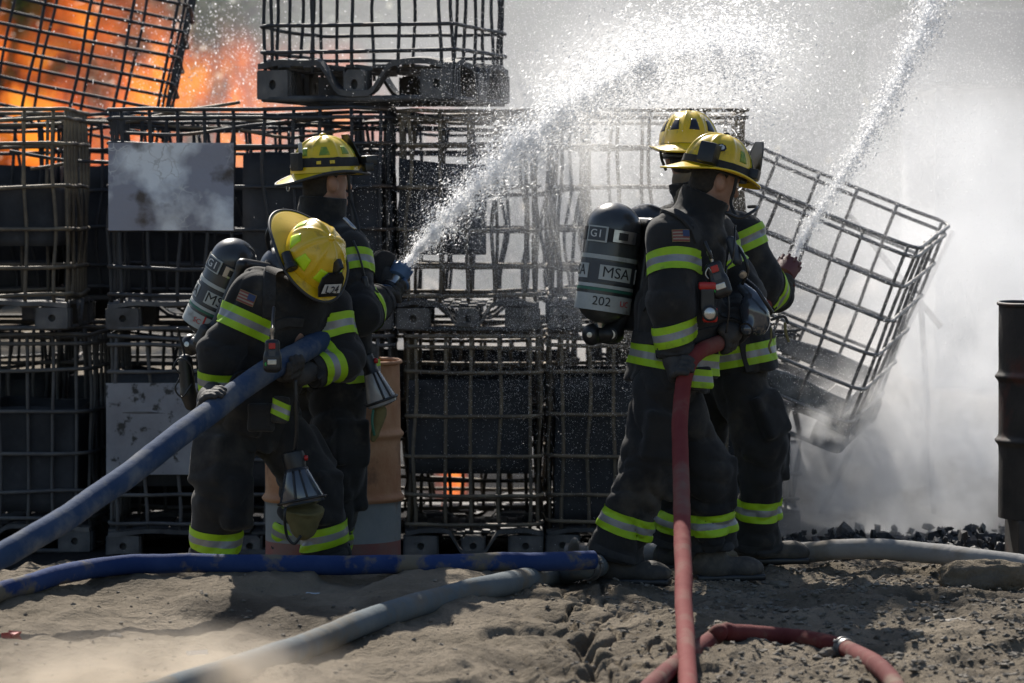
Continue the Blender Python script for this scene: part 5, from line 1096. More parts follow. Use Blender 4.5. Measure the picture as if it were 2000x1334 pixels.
def face_mask(p, top, bot, R, bag_to=None, lens_dir=(0, -1, 0.1)):
    """face piece hanging by its hose: regulator, cone shaped lens with rim, canvas bag below"""
    top = np.asarray(top, float); bot = np.asarray(bot, float); z = unit(bot - top); L = np.linalg.norm(bot - top); Fr = frame(z)
    V, F = lathe([(R * 0.30, -0.005), (R * 0.44, 0.0), (R * 0.48, L * 0.12), (R * 0.44, L * 0.30), (R * 0.50, L * 0.33), (R * 0.52, L * 0.36)], 24); rg = p.add('mask_regulator', top + V @ Fr.T, F, M_blk, ang=0.7)
    V, F = lathe([(R * 0.001, L * 0.345), (R * 0.50, L * 0.35), (R * 0.98, L * 0.93), (R * 0.90, L), (R * 0.4, L * 1.04), (0.001, L * 1.045)], 32); ms = p.add('face_mask', top + V @ Fr.T, F, M_lens, ang=0.9)
    V, F = tube_vf(np.array([top + Fr @ np.array([R * 1.0 * math.cos(a), R * 1.0 * math.sin(a), L * 0.92]) for a in np.linspace(0, 2 * PI, 32, endpoint=False)]), 0.006, 8, closed=True); p.add('mask_rim', V, F, M_blk, ms)
    for a in (2.4, 2.9, 0.2):
        V, F = tube_vf(np.array([top + Fr @ np.array([R * (0.52 + 0.47 * u) * math.cos(a), R * (0.52 + 0.47 * u) * math.sin(a), L * (0.36 + 0.56 * u)]) for u in np.linspace(0, 1, 6)]), 0.005, 6); p.add('mask_rib', V, F, M_blk, ms)
    V, F = lathe([(0.010, 0), (0.012, 0.004), (0.010, 0.016), (0.001, 0.017)], 14); p.add('purge_button', top + Fr @ np.array([0, 0, L * 0.1]) + np.array([R * 0.42, -0.01, 0]) + V @ frame((1, 0, 0)).T, F, M_redp, rg)
    return ms

# ---------------------------------------------------------------- first person: L24
p = p1
air_pack(p, at(391, 655, 15.98), at(474, 470, 15.90), 0.098, (-0.35, -1, 0.1), '', [('SC', 0.030, 0.075, 0.02, M_redink, 0, 0.0030), ('1', 0.075, 0.078, 0.32, M_redink, 0, 0.0030), ('FD', 0.030, 0.070, 0.62, M_redink, 0, 0.0030)])
p.flag(at(474, 580, 15.45), (0, -1, 0), (0.35, -0.2, 1.0))
sh_, P_, N_, T_ = p.strap('shoulder_strap', [at(552, 470, 15.75), at(540, 500, 15.55), at(531, 545, 15.50), at(529, 590, 15.48), at(530, 630, 15.48)], 0.055, 0.010, M_web, None, p.coat_soft)
strap_label(p, P_, N_, T_, len(P_) // 3, len(P_) - 2, 0.038, sh_)
p.strap('waist_strap', [at(430, 742, 15.6), at(490, 752, 15.5), at(560, 752, 15.5), at(630, 735, 15.6)], 0.045, 0.006, M_web, None, p.coat_soft)
p.strap('chest_strap', [at(535, 655, 15.5), at(575, 655, 15.45), at(620, 652, 15.5)], 0.04, 0.006, M_web, None, p.coat_soft)
def pass_device(p, px, py, Y, tilt=0.0, s=1.0, red=True):
    c = at(px, py, Y); R = np.array(Matrix.Rotation(tilt, 3, 'Y')); b = Soft(0.02); b.box(c, R, (0.030 * s, 0.020 * s, 0.064 * s), 0.016 * s); b.box(c - R @ np.array([0, 0, 0.028]) * s, R, (0.034 * s, 0.023 * s, 0.036 * s), 0.018 * s)
    o = p.soft_part('alarm_unit', b, 0.005, M_blk); bm = bmesh.new()
    for nm, zc, hx, hz, m, y in (('alarm_button', 0.038, 0.013, 0.012, M_redp, 0.021), ('alarm_screen', 0.008, 0.014, 0.014, M_labdk, 0.0215), ('alarm_speaker', -0.026, 0.018, 0.011, M_metal, 0.0245)):
        bm = bmesh.new(); add_box(bm, c + R @ np.array([0, -y, zc]) * s, (hx * s, 0.004, hz * s), R.tolist(), bevel=0.003); p.addm(nm, mesh_bm(nm, bm, [m], False), o)
    V, F = lathe([(0.008, 0), (0.008, 0.003), (0.001, 0.0032)], 12); p.add('status_light', c + R @ np.array([-0.022, -0.022, -0.034]) * s + V @ frame((0, -1, 0)).T, F, mat('green_light', (0.02, 0.35, 0.05), rough=0.3), o)
    V, F = lathe([(0.007, 0), (0.007, 0.03), (0.010, 0.032), (0.010, 0.05)], 12); p.add('hose_fitting', c + R @ np.array([0, 0, 0.06]) * s + V @ R.T, F, M_metal, o); return c
c = pass_device(p, 532, 694, 15.27); p.cord('alarm_hose', [at(533, 650, 15.28), at(533, 625, 15.36), at(535, 600, 15.42)], 0.007, M_blk)
shape(p, 'radio', [(at(362, 705, 15.86), 0.030), (at(368, 770, 15.86), 0.032), (at(372, 790, 15.86), 0.026)], M_blk, 0.007); p.cord('radio_antenna', [at(364, 705, 15.86), at(352, 660, 15.86), at(346, 640, 15.85)], 0.005, M_blk)
for k, q in enumerate([[(352, 730), (340, 715), (352, 700), (372, 712), (378, 735)], [(350, 740), (342, 760), (356, 775), (375, 750)]]): p.cord('radio_cord', [at(x, y, 15.80) for x, y in q], 0.0035, M_blk)
face_mask(p, at(572, 884, 15.52), at(592, 985, 15.50), 0.098)
bg_ = Soft(0.03, 2.0); bg_.cone(at(594, 992, 15.52), at(592, 1030, 15.54), 0.082, 0.052, w=(1, 0, 0), kx=1.05, amp=0.008, fa=14, cuta=True); p.soft_part('mask_bag', bg_, 0.007, M_olive)
p.cord('mask_hose', [at(574, 886, 15.52), at(579, 850, 15.50), at(578, 790, 15.48), at(577, 742, 15.48)], 0.008, M_blk)
p.strap('bag_strap', [at(560, 985, 15.45), at(557, 1010, 15.45), at(558, 1035, 15.46)], 0.025, 0.005, M_blk, None, None) if False else p.cord('bag_strap', [at(562, 980, 15.46), at(556, 1005, 15.44), at(560, 1045, 15.46), at(574, 1062, 15.46), at(588, 1046, 15.46)], 0.006, M_blk)
# pocket flap and loops at the hip with lime trim
fl = Soft(0.02, 5.0); fl.box(at(548, 800, 15.50), np.array(Matrix.Rotation(0.12, 3, 'Y')), (0.036, 0.022, 0.055), 0.012, amp=0.006); po = p.soft_part('hip_pouch', fl, 0.006, M_cloth); band(fl, at(560, 778, 15.5), at(540, 822, 15.5), 0.02, 0.06, po, BAND, r=0.09)
ut = Soft(0.02, 6.0); ut.box(at(510, 815, 15.52), np.eye(3), (0.055, 0.03, 0.06), 0.015, amp=0.005); p.soft_part('hip_pouch', ut, 0.007, M_cloth)
# helmet fittings
p.shield(M_blk, w=0.060, h=0.098, lean=0.55, out=0.178)
bm = bmesh.new(); Q0 = np.array([(-0.046, 0.022), (0.046, 0.022), (0.042, 0.060), (-0.042, 0.060)]); vs_ = [bm.verts.new(Vector(q)) for q in p.sh_fn(np.array([(x, y, 0.0012) for x, y in Q0]))]; bm.faces.new(vs_); p.addm('shield_panel', mesh_bm('shield_panel', bm, [M_white], False), p.hel)
p.addm('lettering', remap(text_mesh('L24', 0.044, M_ink), lambda Q: p1.sh_fn(np.stack([-Q[:, 0], Q[:, 1] + 0.041, Q[:, 2] + 0.0022], -1))), p.hel)
p.addm('lettering', remap(text_mesh('PARAMEDIC' if False else '—' * 5, 0.012, M_white), lambda Q: p1.sh_fn(np.stack([Q[:, 0], Q[:, 1] + 0.014, Q[:, 2] + 0.0022], -1))), p.hel) if False else None
c = p.hc + p.H @ np.array([0.140, 0.02, 0.055]); knob_lathe(p, 'helmet_lamp', c - p.H[:, 1] * 0.035, p.H[:, 1], [(0.001, 0), (0.020, 0), (0.022, 0.05), (0.027, 0.055), (0.027, 0.075), (0.022, 0.078), (0.001, 0.072)], M_blk, p.hel)
p.hbox('shield_bracket', (0, 0.118, 0.160), (0.009, 0.022, 0.030), M_blk, 0.004)
# ---------------------------------------------------------------- second person
p = p2
air_pack(p, at(540, 700, 16.05), at(556, 480, 16.02), 0.10, (0, -1, 0), '', [], False)
p.hatband(0.16, 0.42, tilt=-0.03)
for a in (1.75, 2.15): p.patch('band_hole', a, 0.25, 0.34, 0.07, 0.07, M_yel2, off=0.0058)
p.shield(M_blk, w=0.055, h=0.150, lean=0.45, out=0.165); p.hbox('helmet_lamp', (0.09, 0.165, 0.072), (0.028, 0.028, 0.022), M_blk, 0.008); p.hbox('lamp_mount', (0.105, 0.15, 0.045), (0.018, 0.02, 0.018), M_blk, 0.005)
p.hbox('goggle_pouch', (0.035, -0.150, 0.085), (0.038, 0.012, 0.038), M_web, 0.006); p.hbox('pouch_tag', (0.058, -0.140, 0.140), (0.005, 0.008, 0.024), M_lab, 0.002)
hk = p.hc + p.H @ np.array([0.02, -0.190, -0.012]); V, F = tube_vf(np.array([hk + p.H @ np.array([0.013 * math.cos(a), 0, 0.013 * math.sin(a) - 0.01]) for a in np.linspace(0, 2 * PI, 18, endpoint=False)]), 0.003, 6, closed=True); p.add('hanging_ring', V, F, M_metal, p.hel)
W2 = lambda P, r, f, u: P.hc + P.H @ np.array([r, f, u])
p.cord('chin_strap', [W2(p, 0.098, 0.055, 0.035), W2(p, 0.092, 0.062, -0.02), W2(p, 0.088, 0.066, -0.08), at(700, 440, 16.12), at(697, 475, 16.05)], 0.0065, M_web)
mk = face_mask(p, at(714, 695, 16.0), at(748, 790, 16.0), 0.068)
for nm in ('face_mask',): mk.data.materials[0] = mat('clear_visor', (0.30, 0.31, 0.32), (0.16, 0.165, 0.17), scale=8, rough=0.22, coat=0.4)
shape(p, 'mask_bag', [(at(742, 805, 16.02), 0.030), (at(733, 845, 16.02), 0.016), (at(729, 858, 16.02), 0.010)], M_olive, 0.005, amp=0.006); p.cord('mask_strap', [at(729, 800, 15.98), at(727, 825, 15.97), at(731, 850, 15.99)], 0.006, M_green)
ut = Soft(0.02, 6.0); ut.box(at(690, 690, 16.02), np.array(Matrix.Rotation(-0.2, 3, 'Y')), (0.035, 0.03, 0.05), 0.015, amp=0.010); p.soft_part('hip_pouch', ut, 0.007, M_cloth)
p.cord('air_hose', [at(545, 470, 16.05), at(535, 440, 16.0), at(548, 425, 15.98), at(580, 445, 15.98)], 0.012, M_blk); p.cord('air_hose', [at(530, 500, 16.05), at(522, 460, 16.0), at(540, 432, 15.98), at(572, 430, 15.96)], 0.010, M_blk)
p.strap('shoulder_strap', [at(560, 440, 16.1), at(590, 440, 16.05), at(650, 460, 16.1), at(690, 520, 16.1), at(700, 560, 16.15)], 0.05, 0.010, M_web, None, p.coat_soft)
p.cord('microphone_cord', [at(690, 470, 16.0), at(702, 500, 15.98), at(712, 540, 15.98), at(714, 560, 15.99)], 0.0045, M_blk); shape(p, 'microphone', [(at(712, 545, 15.98), 0.014), (at(716, 570, 15.98), 0.016)], M_blk, 0.005)
p.cord('air_gauge', [at(672, 425, 16.03), at(694, 448, 16.0)], 0.008, M_metal, n=6)
# ---------------------------------------------------------------- third person: cylinder 202
p = p3
air_pack(p, at(1172, 632, 15.78), at(1206, 396, 15.80), 0.114, (-0.25, -1, 0.0), '202', [('202', 0.052, 0.088, 0.15, M_ink, 0, 0.0032), ('UC', 0.034, 0.088, 1.05, M_redink, 0, 0.0032)])
p.flag(at(1324, 463, 15.48), (0, -1, 0), (0, 0, 1))
sh_, P_, N_, T_ = p.strap('shoulder_strap', [at(1285, 388, 15.62), at(1310, 378, 15.50), at(1335, 388, 15.46), at(1358, 425, 15.46), at(1374, 470, 15.48)], 0.05, 0.010, M_web, None, p.coat_soft)
strap_label(p, P_, N_, T_, len(P_) // 2, len(P_) - 1, 0.036, sh_)
p.strap('waist_strap', [at(1220, 655, 15.7), at(1250, 660, 15.55), at(1330, 660, 15.5), at(1400, 645, 15.6)], 0.05, 0.008, M_web, None, p.coat_soft)
p.strap('side_strap', [at(1228, 600, 15.6), at(1250, 560, 15.55), at(1262, 530, 15.5)], 0.035, 0.006, M_web, None, p.coat_soft)
c = pass_device(p, 1402, 545, 15.47, tilt=-0.32, s=1.15); p.cord('alarm_hose', [at(1376, 472, 15.47), at(1384, 490, 15.46), at(1390, 505, 15.465)], 0.008, M_blk)
# red right-angle flashlight
fl = Soft(0.008); c = at(1381, 585, 15.46); fl.box(c + [0, 0, 0.055], np.eye(3), (0.036, 0.026, 0.016), 0.008); o = p.soft_part('flashlight', fl, 0.005, M_redp)
fl = Soft(0.01); fl.box(c, np.eye(3), (0.030, 0.024, 0.050), 0.010); p.soft_part('flashlight_grip', fl, 0.005, M_blk, o); fl = Soft(0.01); fl.box(c + [0.012, 0.004, -0.062], np.eye(3), (0.030, 0.024, 0.030), 0.010); p.soft_part('flashlight_base', fl, 0.005, M_redp, o)
knob_lathe(p, 'flashlight_lens', c + [0.010, -0.026, -0.055], (0, -1, 0), [(0.030, -0.006), (0.032, 0.012), (0.026, 0.016), (0.024, 0.010)], M_blk, o); knob_lathe(p, 'flashlight_glass', c + [0.010, -0.026, -0.055], (0, -1, 0), [(0.025, 0.009), (0.012, 0.013), (0.001, 0.014)], M_metal, o)
p.cord('flashlight_ring', [at(1384, 545, 15.45), at(1378, 535, 15.45), at(1384, 523, 15.45), at(1391, 533, 15.45)], 0.003, M_metal, n=16)
# face mask on the chest with its harness
mo = Soft(0.02, 3.0); c = at(1474, 615, 15.62); mo.ell(c, frame((0.35, 0.2, -0.9)), (0.062, 0.058, 0.088)); mo.cone(c + [-0.02, -0.03, -0.03], c + [-0.035, -0.055, -0.055], 0.032, 0.026); mo.cone(c + [0.02, 0, 0.05], c + [-0.05, 0.02, 0.11], 0.03, 0.022); o = p.soft_part('face_mask', mo, 0.006, M_lens)
P_ = spline([at(1455, 545, 15.6), at(1478, 565, 15.56), at(1495, 590, 15.55), at(1508, 610, 15.58)], 40); s_ = np.arange(40); V, F = tube_vf(P_, 0.007 + 0.0022 * (s_ % 2), 8); p.add('breathing_hose', V, F, M_blk, o)
knob_lathe(p, 'mask_port', c + [-0.035, -0.055, -0.055], (-0.4, -0.8, -0.4), [(0.028, 0), (0.030, 0.008), (0.022, 0.010), (0.001, 0.004)], M_blk, o)
p.cord('mask_strap', [at(1505, 625, 15.6), at(1530, 618, 15.6), at(1540, 632, 15.6)], 0.006, M_blk, o); p.cord('mask_strap', [at(1506, 640, 15.6), at(1506, 662, 15.6), at(1502, 676, 15.6), at(1506, 690, 15.6)], 0.0045, M_olive, o); p.cord('mask_strap', [at(1533, 630, 15.6), at(1535, 650, 15.6), at(1541, 668, 15.6)], 0.006, M_olive, o)
p.cord('air_hose', [at(1440, 480, 15.6), at(1455, 505, 15.55), at(1460, 530, 15.55), at(1450, 555, 15.58)], 0.007, M_blk); p.cord('microphone_cord', [at(1436, 440, 15.6), at(1434, 480, 15.52), at(1430, 510, 15.52), at(1418, 530, 15.5), at(1424, 600, 15.48), at(1418, 650, 15.5)], 0.004, M_blk)
shape(p, 'collar_light', [(at(1427, 470, 15.60), 0.020), (at(1440, 508, 15.58), 0.022)], M_labdk, 0.005); knob_lathe(p, 'clip', at(1450, 535, 15.52), (0.3, -1, -0.5), [(0.016, 0), (0.016, 0.01), (0.001, 0.012)], M_metal)
p.cord('goggles_strap', [at(1418, 415, 15.55), at(1445, 425, 15.58), at(1472, 412, 15.62), at(1478, 404, 15.68), at(1462, 404, 15.75)], 0.007, M_blk); p.cord('chin_strap', [W2(p, 0.100, 0.045, 0.03), W2(p, 0.094, 0.052, -0.03), W2(p, 0.090, 0.055, -0.085), at(1438, 425, 15.6)], 0.007, M_web)
fl = Soft(0.02, 7.0); fl.box(at(1370, 738, 15.50), np.array(Matrix.Rotation(-0.1, 3, 'Y')), (0.045, 0.022, 0.045), 0.012, amp=0.006); po = p.soft_part('hip_pouch', fl, 0.006, M_cloth); band(fl, at(1370, 714, 15.5), at(1366, 762, 15.5), 0.015, 0.075, po, BAND, r=0.10)
# helmet fittings
p.hatband(0.03, 0.24, tilt=0.02); p.shield(M_blk, w=0.062, h=0.165, lean=0.10, out=0.162)
p.hbox('helmet_lamp', (0.112, -0.108, 0.080), (0.036, 0.036, 0.042), M_blk, 0.009, yaw=0.75); p.hbox('band_clip', (0.080, 0.130, 0.058), (0.028, 0.020, 0.020), M_blk, 0.004, yaw=-0.7)
def on_dome(p, th, ph, off): return lambda Q: p.dome(th + Q[:, 0] / 0.118, ph + Q[:, 1] / 0.15, off + Q[:, 2])
def sticker_poly(p, name, pts, th, ph, m, off):
    bm = bmesh.new(); bm.faces.new([bm.verts.new((x, y, 0)) for x, y in pts]); bmesh.ops.triangulate(bm, faces=bm.faces[:]); bmesh.ops.subdivide_edges(bm, edges=bm.edges[:], cuts=1); me = mesh_bm(name, bm, [m], False); return p.addm(name, remap(me, on_dome(p, th, ph, off)), p.hel)
cir = lambda cx, cy, rx, ry, n=18: [(cx + rx * math.cos(2 * PI * k / n), cy + ry * math.sin(2 * PI * k / n)) for k in range(n)]
mal = []
for k in range(8):
    a = k * PI / 4; mal += [(0.019 * math.cos(a - 0.26), 0.019 * math.sin(a - 0.26)), (0.021 * math.cos(a), 0.021 * math.sin(a)), (0.019 * math.cos(a + 0.26), 0.019 * math.sin(a + 0.26)), (0.013 * math.cos(a + PI / 8), 0.013 * math.sin(a + PI / 8))]
TM, PM = 2.00, 0.62
sticker_poly(p, 'cross_sticker', mal, TM, PM, M_navyst, 0.003); sticker_poly(p, 'sticker_disc', cir(0, 0, 0.0125, 0.0125), TM, PM, M_white, 0.0042); p.addm('lettering', remap(text_mesh('F', 0.014, M_ink, 0.0003), lambda Q: on_dome(p3, TM, PM, 0.0052)(Q * [-1, 1, 1])), p.hel)
TS, PS = 0.42, 0.42
sticker_poly(p, 'skull_sticker', [(-0.013, -0.026), (0.013, -0.026), (0.013, 0.026), (-0.013, 0.026)], TS, PS, M_navyst, 0.003); sticker_poly(p, 'skull', cir(0, 0.010, 0.0095, 0.0115), TS, PS, M_white, 0.0042); sticker_poly(p, 'skull_jaw', [(-0.006, -0.006), (0.006, -0.006), (0.006, 0.004), (-0.006, 0.004)], TS, PS, M_white, 0.0046)
for q in (-1, 1):
    sticker_poly(p, 'eye_socket', cir(q * 0.0038, 0.009, 0.0026, 0.0030, 10), TS, PS, M_navyst, 0.0056); sticker_poly(p, 'bone', [(-q * 0.011, -0.0225), (-q * 0.0085, -0.0245), (q * 0.011, -0.0115), (q * 0.0085, -0.0095)], TS, PS, M_white, 0.0046 + 0.0004 * q)
# ---------------------------------------------------------------- fourth person
p = p4
air_pack(p, at(1262, 640, 16.15), at(1262, 398, 16.22), 0.10, (0, -1, 0), '', [])
p.cord('helmet_strap', [W2(p, -0.105, -0.09, 0.03), W2(p, -0.104, -0.08, -0.02), W2(p, -0.085, -0.06, -0.075)], 0.006, M_web); p.shield(M_blk, w=0.055, h=0.140, lean=0.3)
p.cord('goggles', [W2(p, -0.098, -0.02, -0.01), W2(p, -0.06, -0.085, -0.015), W2(p, 0.0, -0.112, -0.018), W2(p, 0.06, -0.09, -0.015), W2(p, 0.098, -0.02, -0.01)], 0.014, M_blk)
p.strap('coat_tail_strap', [at(1455, 650, 16.15), at(1460, 690, 16.15), at(1470, 725, 16.16)], 0.045, 0.006, M_web, None, p.coat_soft)
# ================================================================== smoke, fire, water, dust
def volume(name, c, h, density, col=(0.9, 0.9, 0.9), nscale=1.5, lo=0.4, hi=0.7, detail=4, aniso=0.5, label='', cat='smoke', bias=0.0, drift=(1, 1, 1), seed=0.0, step=1.0):
    me = bpy.data.meshes.new(name); bm = bmesh.new(); bmesh.ops.create_cube(bm, size=2.0); bm.to_mesh(me); bm.free()
    o = link(name, me, loc=c, scale=h); tag(o, label, cat, kind='stuff')
    m = bpy.data.materials.new(name); m.use_nodes = True; nt = m.node_tree; N = nt.nodes; L = nt.links
    for n_ in list(N):
        if n_.type != 'OUTPUT_MATERIAL': N.remove(n_)
    out = [n_ for n_ in N if n_.type == 'OUTPUT_MATERIAL'][0]
    pv = N.new('ShaderNodeVolumePrincipled'); pv.inputs['Color'].default_value = (*col, 1); pv.inputs['Anisotropy'].default_value = aniso
    tc = N.new('ShaderNodeTexCoord'); geo = N.new('ShaderNodeNewGeometry')
    mp = N.new('ShaderNodeMapping'); mp.inputs['Scale'].default_value = drift; mp.inputs['Location'].default_value = (seed, seed * 1.7, seed * 0.6); L.new(geo.outputs['Position'], mp.inputs[0])
    nz = N.new('ShaderNodeTexNoise'); nz.inputs['Scale'].default_value = nscale; nz.inputs['Detail'].default_value = detail; nz.inputs['Roughness'].default_value = 0.58; nz.inputs['Distortion'].default_value = 0.4; L.new(mp.outputs[0], nz.inputs['Vector'])
    mr = N.new('ShaderNodeMapRange'); mr.inputs[1].default_value = lo; mr.inputs[2].default_value = hi; mr.inputs[3].default_value = bias; L.new(nz.outputs[0], mr.inputs[0])
    ln = N.new('ShaderNodeVectorMath'); ln.operation = 'LENGTH'; L.new(tc.outputs['Object'], ln.inputs[0])
    fo = N.new('ShaderNodeMapRange'); fo.interpolation_type = 'SMOOTHSTEP'; fo.inputs[1].default_value = 1.0; fo.inputs[2].default_value = 0.25; L.new(ln.outputs['Value'], fo.inputs[0])
    mu = N.new('ShaderNodeMath'); mu.operation = 'MULTIPLY'; L.new(mr.outputs[0], mu.inputs[0]); L.new(fo.outputs[0], mu.inputs[1])
    m2 = N.new('ShaderNodeMath'); m2.operation = 'MULTIPLY'; m2.inputs[1].default_value = density; L.new(mu.outputs[0], m2.inputs[0])
    L.new(m2.outputs[0], pv.inputs['Density']); L.new(pv.outputs[0], out.inputs['Volume'])
    m.cycles.volume_step_rate = step
    me.materials.append(m); return o, m, mu
def P3(px, py, Y): return tuple(at(px, py, Y))
volume('smoke', P3(1330, 300, 25), (4.6, 2.6, 3.0), 0.5, (0.72, 0.73, 0.75), 0.8, 0.30, 0.75, label='wide bank of grey smoke drifting behind the stack', bias=0.25, seed=1)
volume('smoke', P3(1760, 930, 18.75), (1.05, 0.75, 0.80), 1.9, (0.98, 0.98, 0.985), 3.2, 0.45, 0.62, label='dense white smoke billowing off the rubble at right', seed=4, bias=0.06, step=0.4)
volume('smoke', P3(1900, 560, 19.6), (1.1, 0.9, 1.5), 1.7, (0.93, 0.94, 0.96), 1.7, 0.35, 0.7, label='thin white smoke rising above the scorched drum', seed=7, bias=0.15)
volume('smoke', P3(1530, 960, 18.2), (0.5, 0.35, 0.45), 3.0, (0.93, 0.94, 0.97), 4.0, 0.42, 0.7, label='wisp of smoke curling beside the lunging legs', seed=9)
for k_, (px_, py_, Y_, r_, d_) in enumerate([(1650, 960, 18.35, 0.30, 5.5), (1790, 930, 18.5, 0.36, 4.5), (1900, 870, 18.6, 0.38, 4), (1720, 820, 18.9, 0.40, 3), (1860, 700, 19.0, 0.45, 3), (1600, 850, 18.15, 0.30, 3.5)]):
    volume('smoke', P3(px_, py_, Y_), (r_ * 1.25, r_, r_), d_, (0.985, 0.985, 0.99), 5.5, 0.47, 0.60, detail=5, label=['white puff of smoke low over the rubble beside the lunging legs', 'bright billow of smoke rolling over the middle of the rubble', 'billow of smoke just left of the scorched drum foot', 'rolling smoke under the tipped cage corner', 'puff of smoke rising left of the scorched drum top', 'smoke curling in front of the tipped cage base'][k_], seed=20 + k_ * 3.1, step=0.45)
volume('mist', P3(1320, 140, 18.9), (0.85, 0.6, 0.40), 1.3, (0.95, 0.95, 0.95), 3.0, 0.3, 0.7, label='fine water mist where the two jets break up', cat='mist', seed=11, bias=0.2)
volume('mist', P3(1130, 400, 17.75), (0.75, 0.28, 0.75), 2.6, (0.95, 0.95, 0.95), 4.0, 0.35, 0.7, label='thin mist falling before the middle cages', cat='mist', seed=12, bias=0.2)
volume('mist', P3(1110, 225, 16.9), (0.58, 0.22, 0.34), 1.6, (0.97, 0.97, 0.97), 5.0, 0.35, 0.7, label='soft white mist hanging about the bend of the left jet', cat='mist', seed=31, bias=0.15)
volume('dust', P3(300, 1345, 12.7), (0.85, 0.6, 0.26), 3.6, (0.80, 0.71, 0.60), 3.5, 0.38, 0.68, label='tan dust blowing over the sand at lower left', cat='dust', seed=14)

def fire(name, c, h, strength, nscale, label, seed=0.0, drift=(1, 1, 0.55), lo=0.48, hi=0.64):
    o, m, mu = volume(name, c, h, 3.0, (0.10, 0.05, 0.03), nscale=nscale, lo=lo, hi=hi, detail=8, label=label, cat='fire', seed=seed, drift=drift, step=0.5)
    N = m.node_tree.nodes; L = m.node_tree.links; pv = [n_ for n_ in N if n_.type == 'PRINCIPLED_VOLUME'][0]
    cr = N.new('ShaderNodeValToRGB'); e = cr.color_ramp.elements; e[0].position = 0.0; e[0].color = (0.70, 0.08, 0.006, 1); e[1].position = 0.75; e[1].color = (1.0, 0.38, 0.025, 1)
    x = e.new(0.35); x.color = (1.0, 0.17, 0.010, 1)
    L.new(mu.outputs[0], cr.inputs[0]); L.new(cr.outputs[0], pv.inputs['Emission Color'])
    ms = N.new('ShaderNodeMath'); ms.operation = 'MULTIPLY'; ms.inputs[1].default_value = strength; L.new(mu.outputs[0], ms.inputs[0]); L.new(ms.outputs[0], pv.inputs['Emission Strength'])
    return o
fire('flames', P3(150, 170, 22.6), (1.25, 0.45, 0.80), 5.0, 3.0, 'tall orange flames burning behind the cages at upper left', 2.0)
fire('flames', P3(480, 220, 22.8), (1.45, 0.45, 0.55), 4.2, 3.6, 'lower orange flames behind the rim of the plated cage', 5.0)
fire('flames', P3(868, 950, 20.6), (0.16, 0.2, 0.22), 9.0, 5.0, 'small orange fire glimpsed between the tan bars', 3.0)

# ---------------- water
M_water = bpy.data.materials.new('water_drops'); M_water.use_nodes = True
_n = M_water.node_tree.nodes; _l = M_water.node_tree.links; _b = _n['Principled BSDF']; _b.inputs['Base Color'].default_value = (0.98, 0.985, 0.99, 1); _b.inputs['Roughness'].default_value = 0.25
_t = _n.new('ShaderNodeBsdfTranslucent'); _t.inputs[0].default_value = (0.99, 0.99, 0.995, 1); _x = _n.new('ShaderNodeMixShader'); _x.inputs[0].default_value = 0.62
_l.new(_b.outputs[0], _x.inputs[1]); _l.new(_t.outputs[0], _x.inputs[2]); _tr = _n.new('ShaderNodeBsdfTransparent'); _y = _n.new('ShaderNodeMixShader'); _y.inputs[0].default_value = 0.05; _l.new(_x.outputs[0], _y.inputs[1]); _l.new(_tr.outputs[0], _y.inputs[2]); _l.new(_y.outputs[0], _n['Material Output'].inputs['Surface'])
rw = np.random.RandomState(21)
def flecks(c, s, d, el):
    """torn scraps of water, each a little folded diamond turned at random"""
    n = len(c); A = d + rw.normal(size=(n, 3)) * 0.45; A /= np.linalg.norm(A, axis=1)[:, None]; B = np.cross(A, rw.normal(size=(n, 3))); B /= np.linalg.norm(B, axis=1)[:, None]; N_ = np.cross(A, B)
    a = (s * el)[:, None]; b = (s * rw.uniform(0.5, 1.0, n))[:, None]; k = (s * 0.4)[:, None]
    V = np.stack([c - A * a, c - B * b + N_ * k, c + A * a * 0.8, c + B * b + N_ * k], 1).reshape(-1, 3); i = np.arange(n)[:, None] * 4
    F = np.concatenate([i + [0, 1, 2], i + [0, 2, 3]], 1).reshape(-1, 3); return V, F
def jet(name, path, rad, n, label, size=(0.0022, 0.006), halo=0.35, s0=0.0):
    P = spline(path, 200); T = np.gradient(P, axis=0); T /= np.linalg.norm(T, axis=1)[:, None]
    u = rw.uniform(s0, 1, n) ** 0.78; f = u * 199; i = np.clip(f.astype(int), 0, 198); t = (f - i)[:, None]
    c = P[i] * (1 - t) + P[i + 1] * t; d = T[i]
    r = np.interp(u, np.linspace(0, 1, len(rad)), rad)
    # clumpy: the jet's radius and density break up along its length
    cl = vn(u * 60, u * 0 + 2.0, 1.0) * 0.35 + vn(u * 170, u * 0 + 5.0, 1.0) * 0.25
    g_ = rw.normal(size=(n, 3)); g_ -= np.einsum('ni,ni->n', g_, d)[:, None] * d
    k = np.abs(rw.normal(size=n)) ** 1.0; out = rw.uniform(size=n) < halo
    k = np.where(out, k * 1.5 + 0.4, k * 0.62)
    gl = np.linalg.norm(g_, axis=1)[:, None]
    off = g_ / gl * (k * r * (1 + cl))[:, None]
    # lumps displaced sideways together
    lump = np.stack([vn(u * 45, u * 0, 3.0), vn(u * 45, u * 0 + 9, 3.0), vn(u * 45, u * 0 + 17, 3.0)], -1) * (r * 0.12)[:, None]
    c = c + off + lump; c[:, 2] -= np.where(out, k * r * 0.5 * u, 0)
    s = rw.uniform(size[0], size[1], n) * np.where(out, 0.55, 1.0) * (0.6 + 0.5 * u)
    V, F = flecks(c, s, d, np.where(out, 1.4, 2.8))
    tag(link(name, mesh_np(name, V, F, True, [M_water])), label, 'water', kind='stuff')
J1 = [P3(788, 522, 16.36), P3(860, 440, 16.42), P3(960, 338, 16.5), P3(1080, 232, 16.62), P3(1210, 150, 16.8), P3(1350, 100, 17.05), P3(1500, 90, 17.4)]
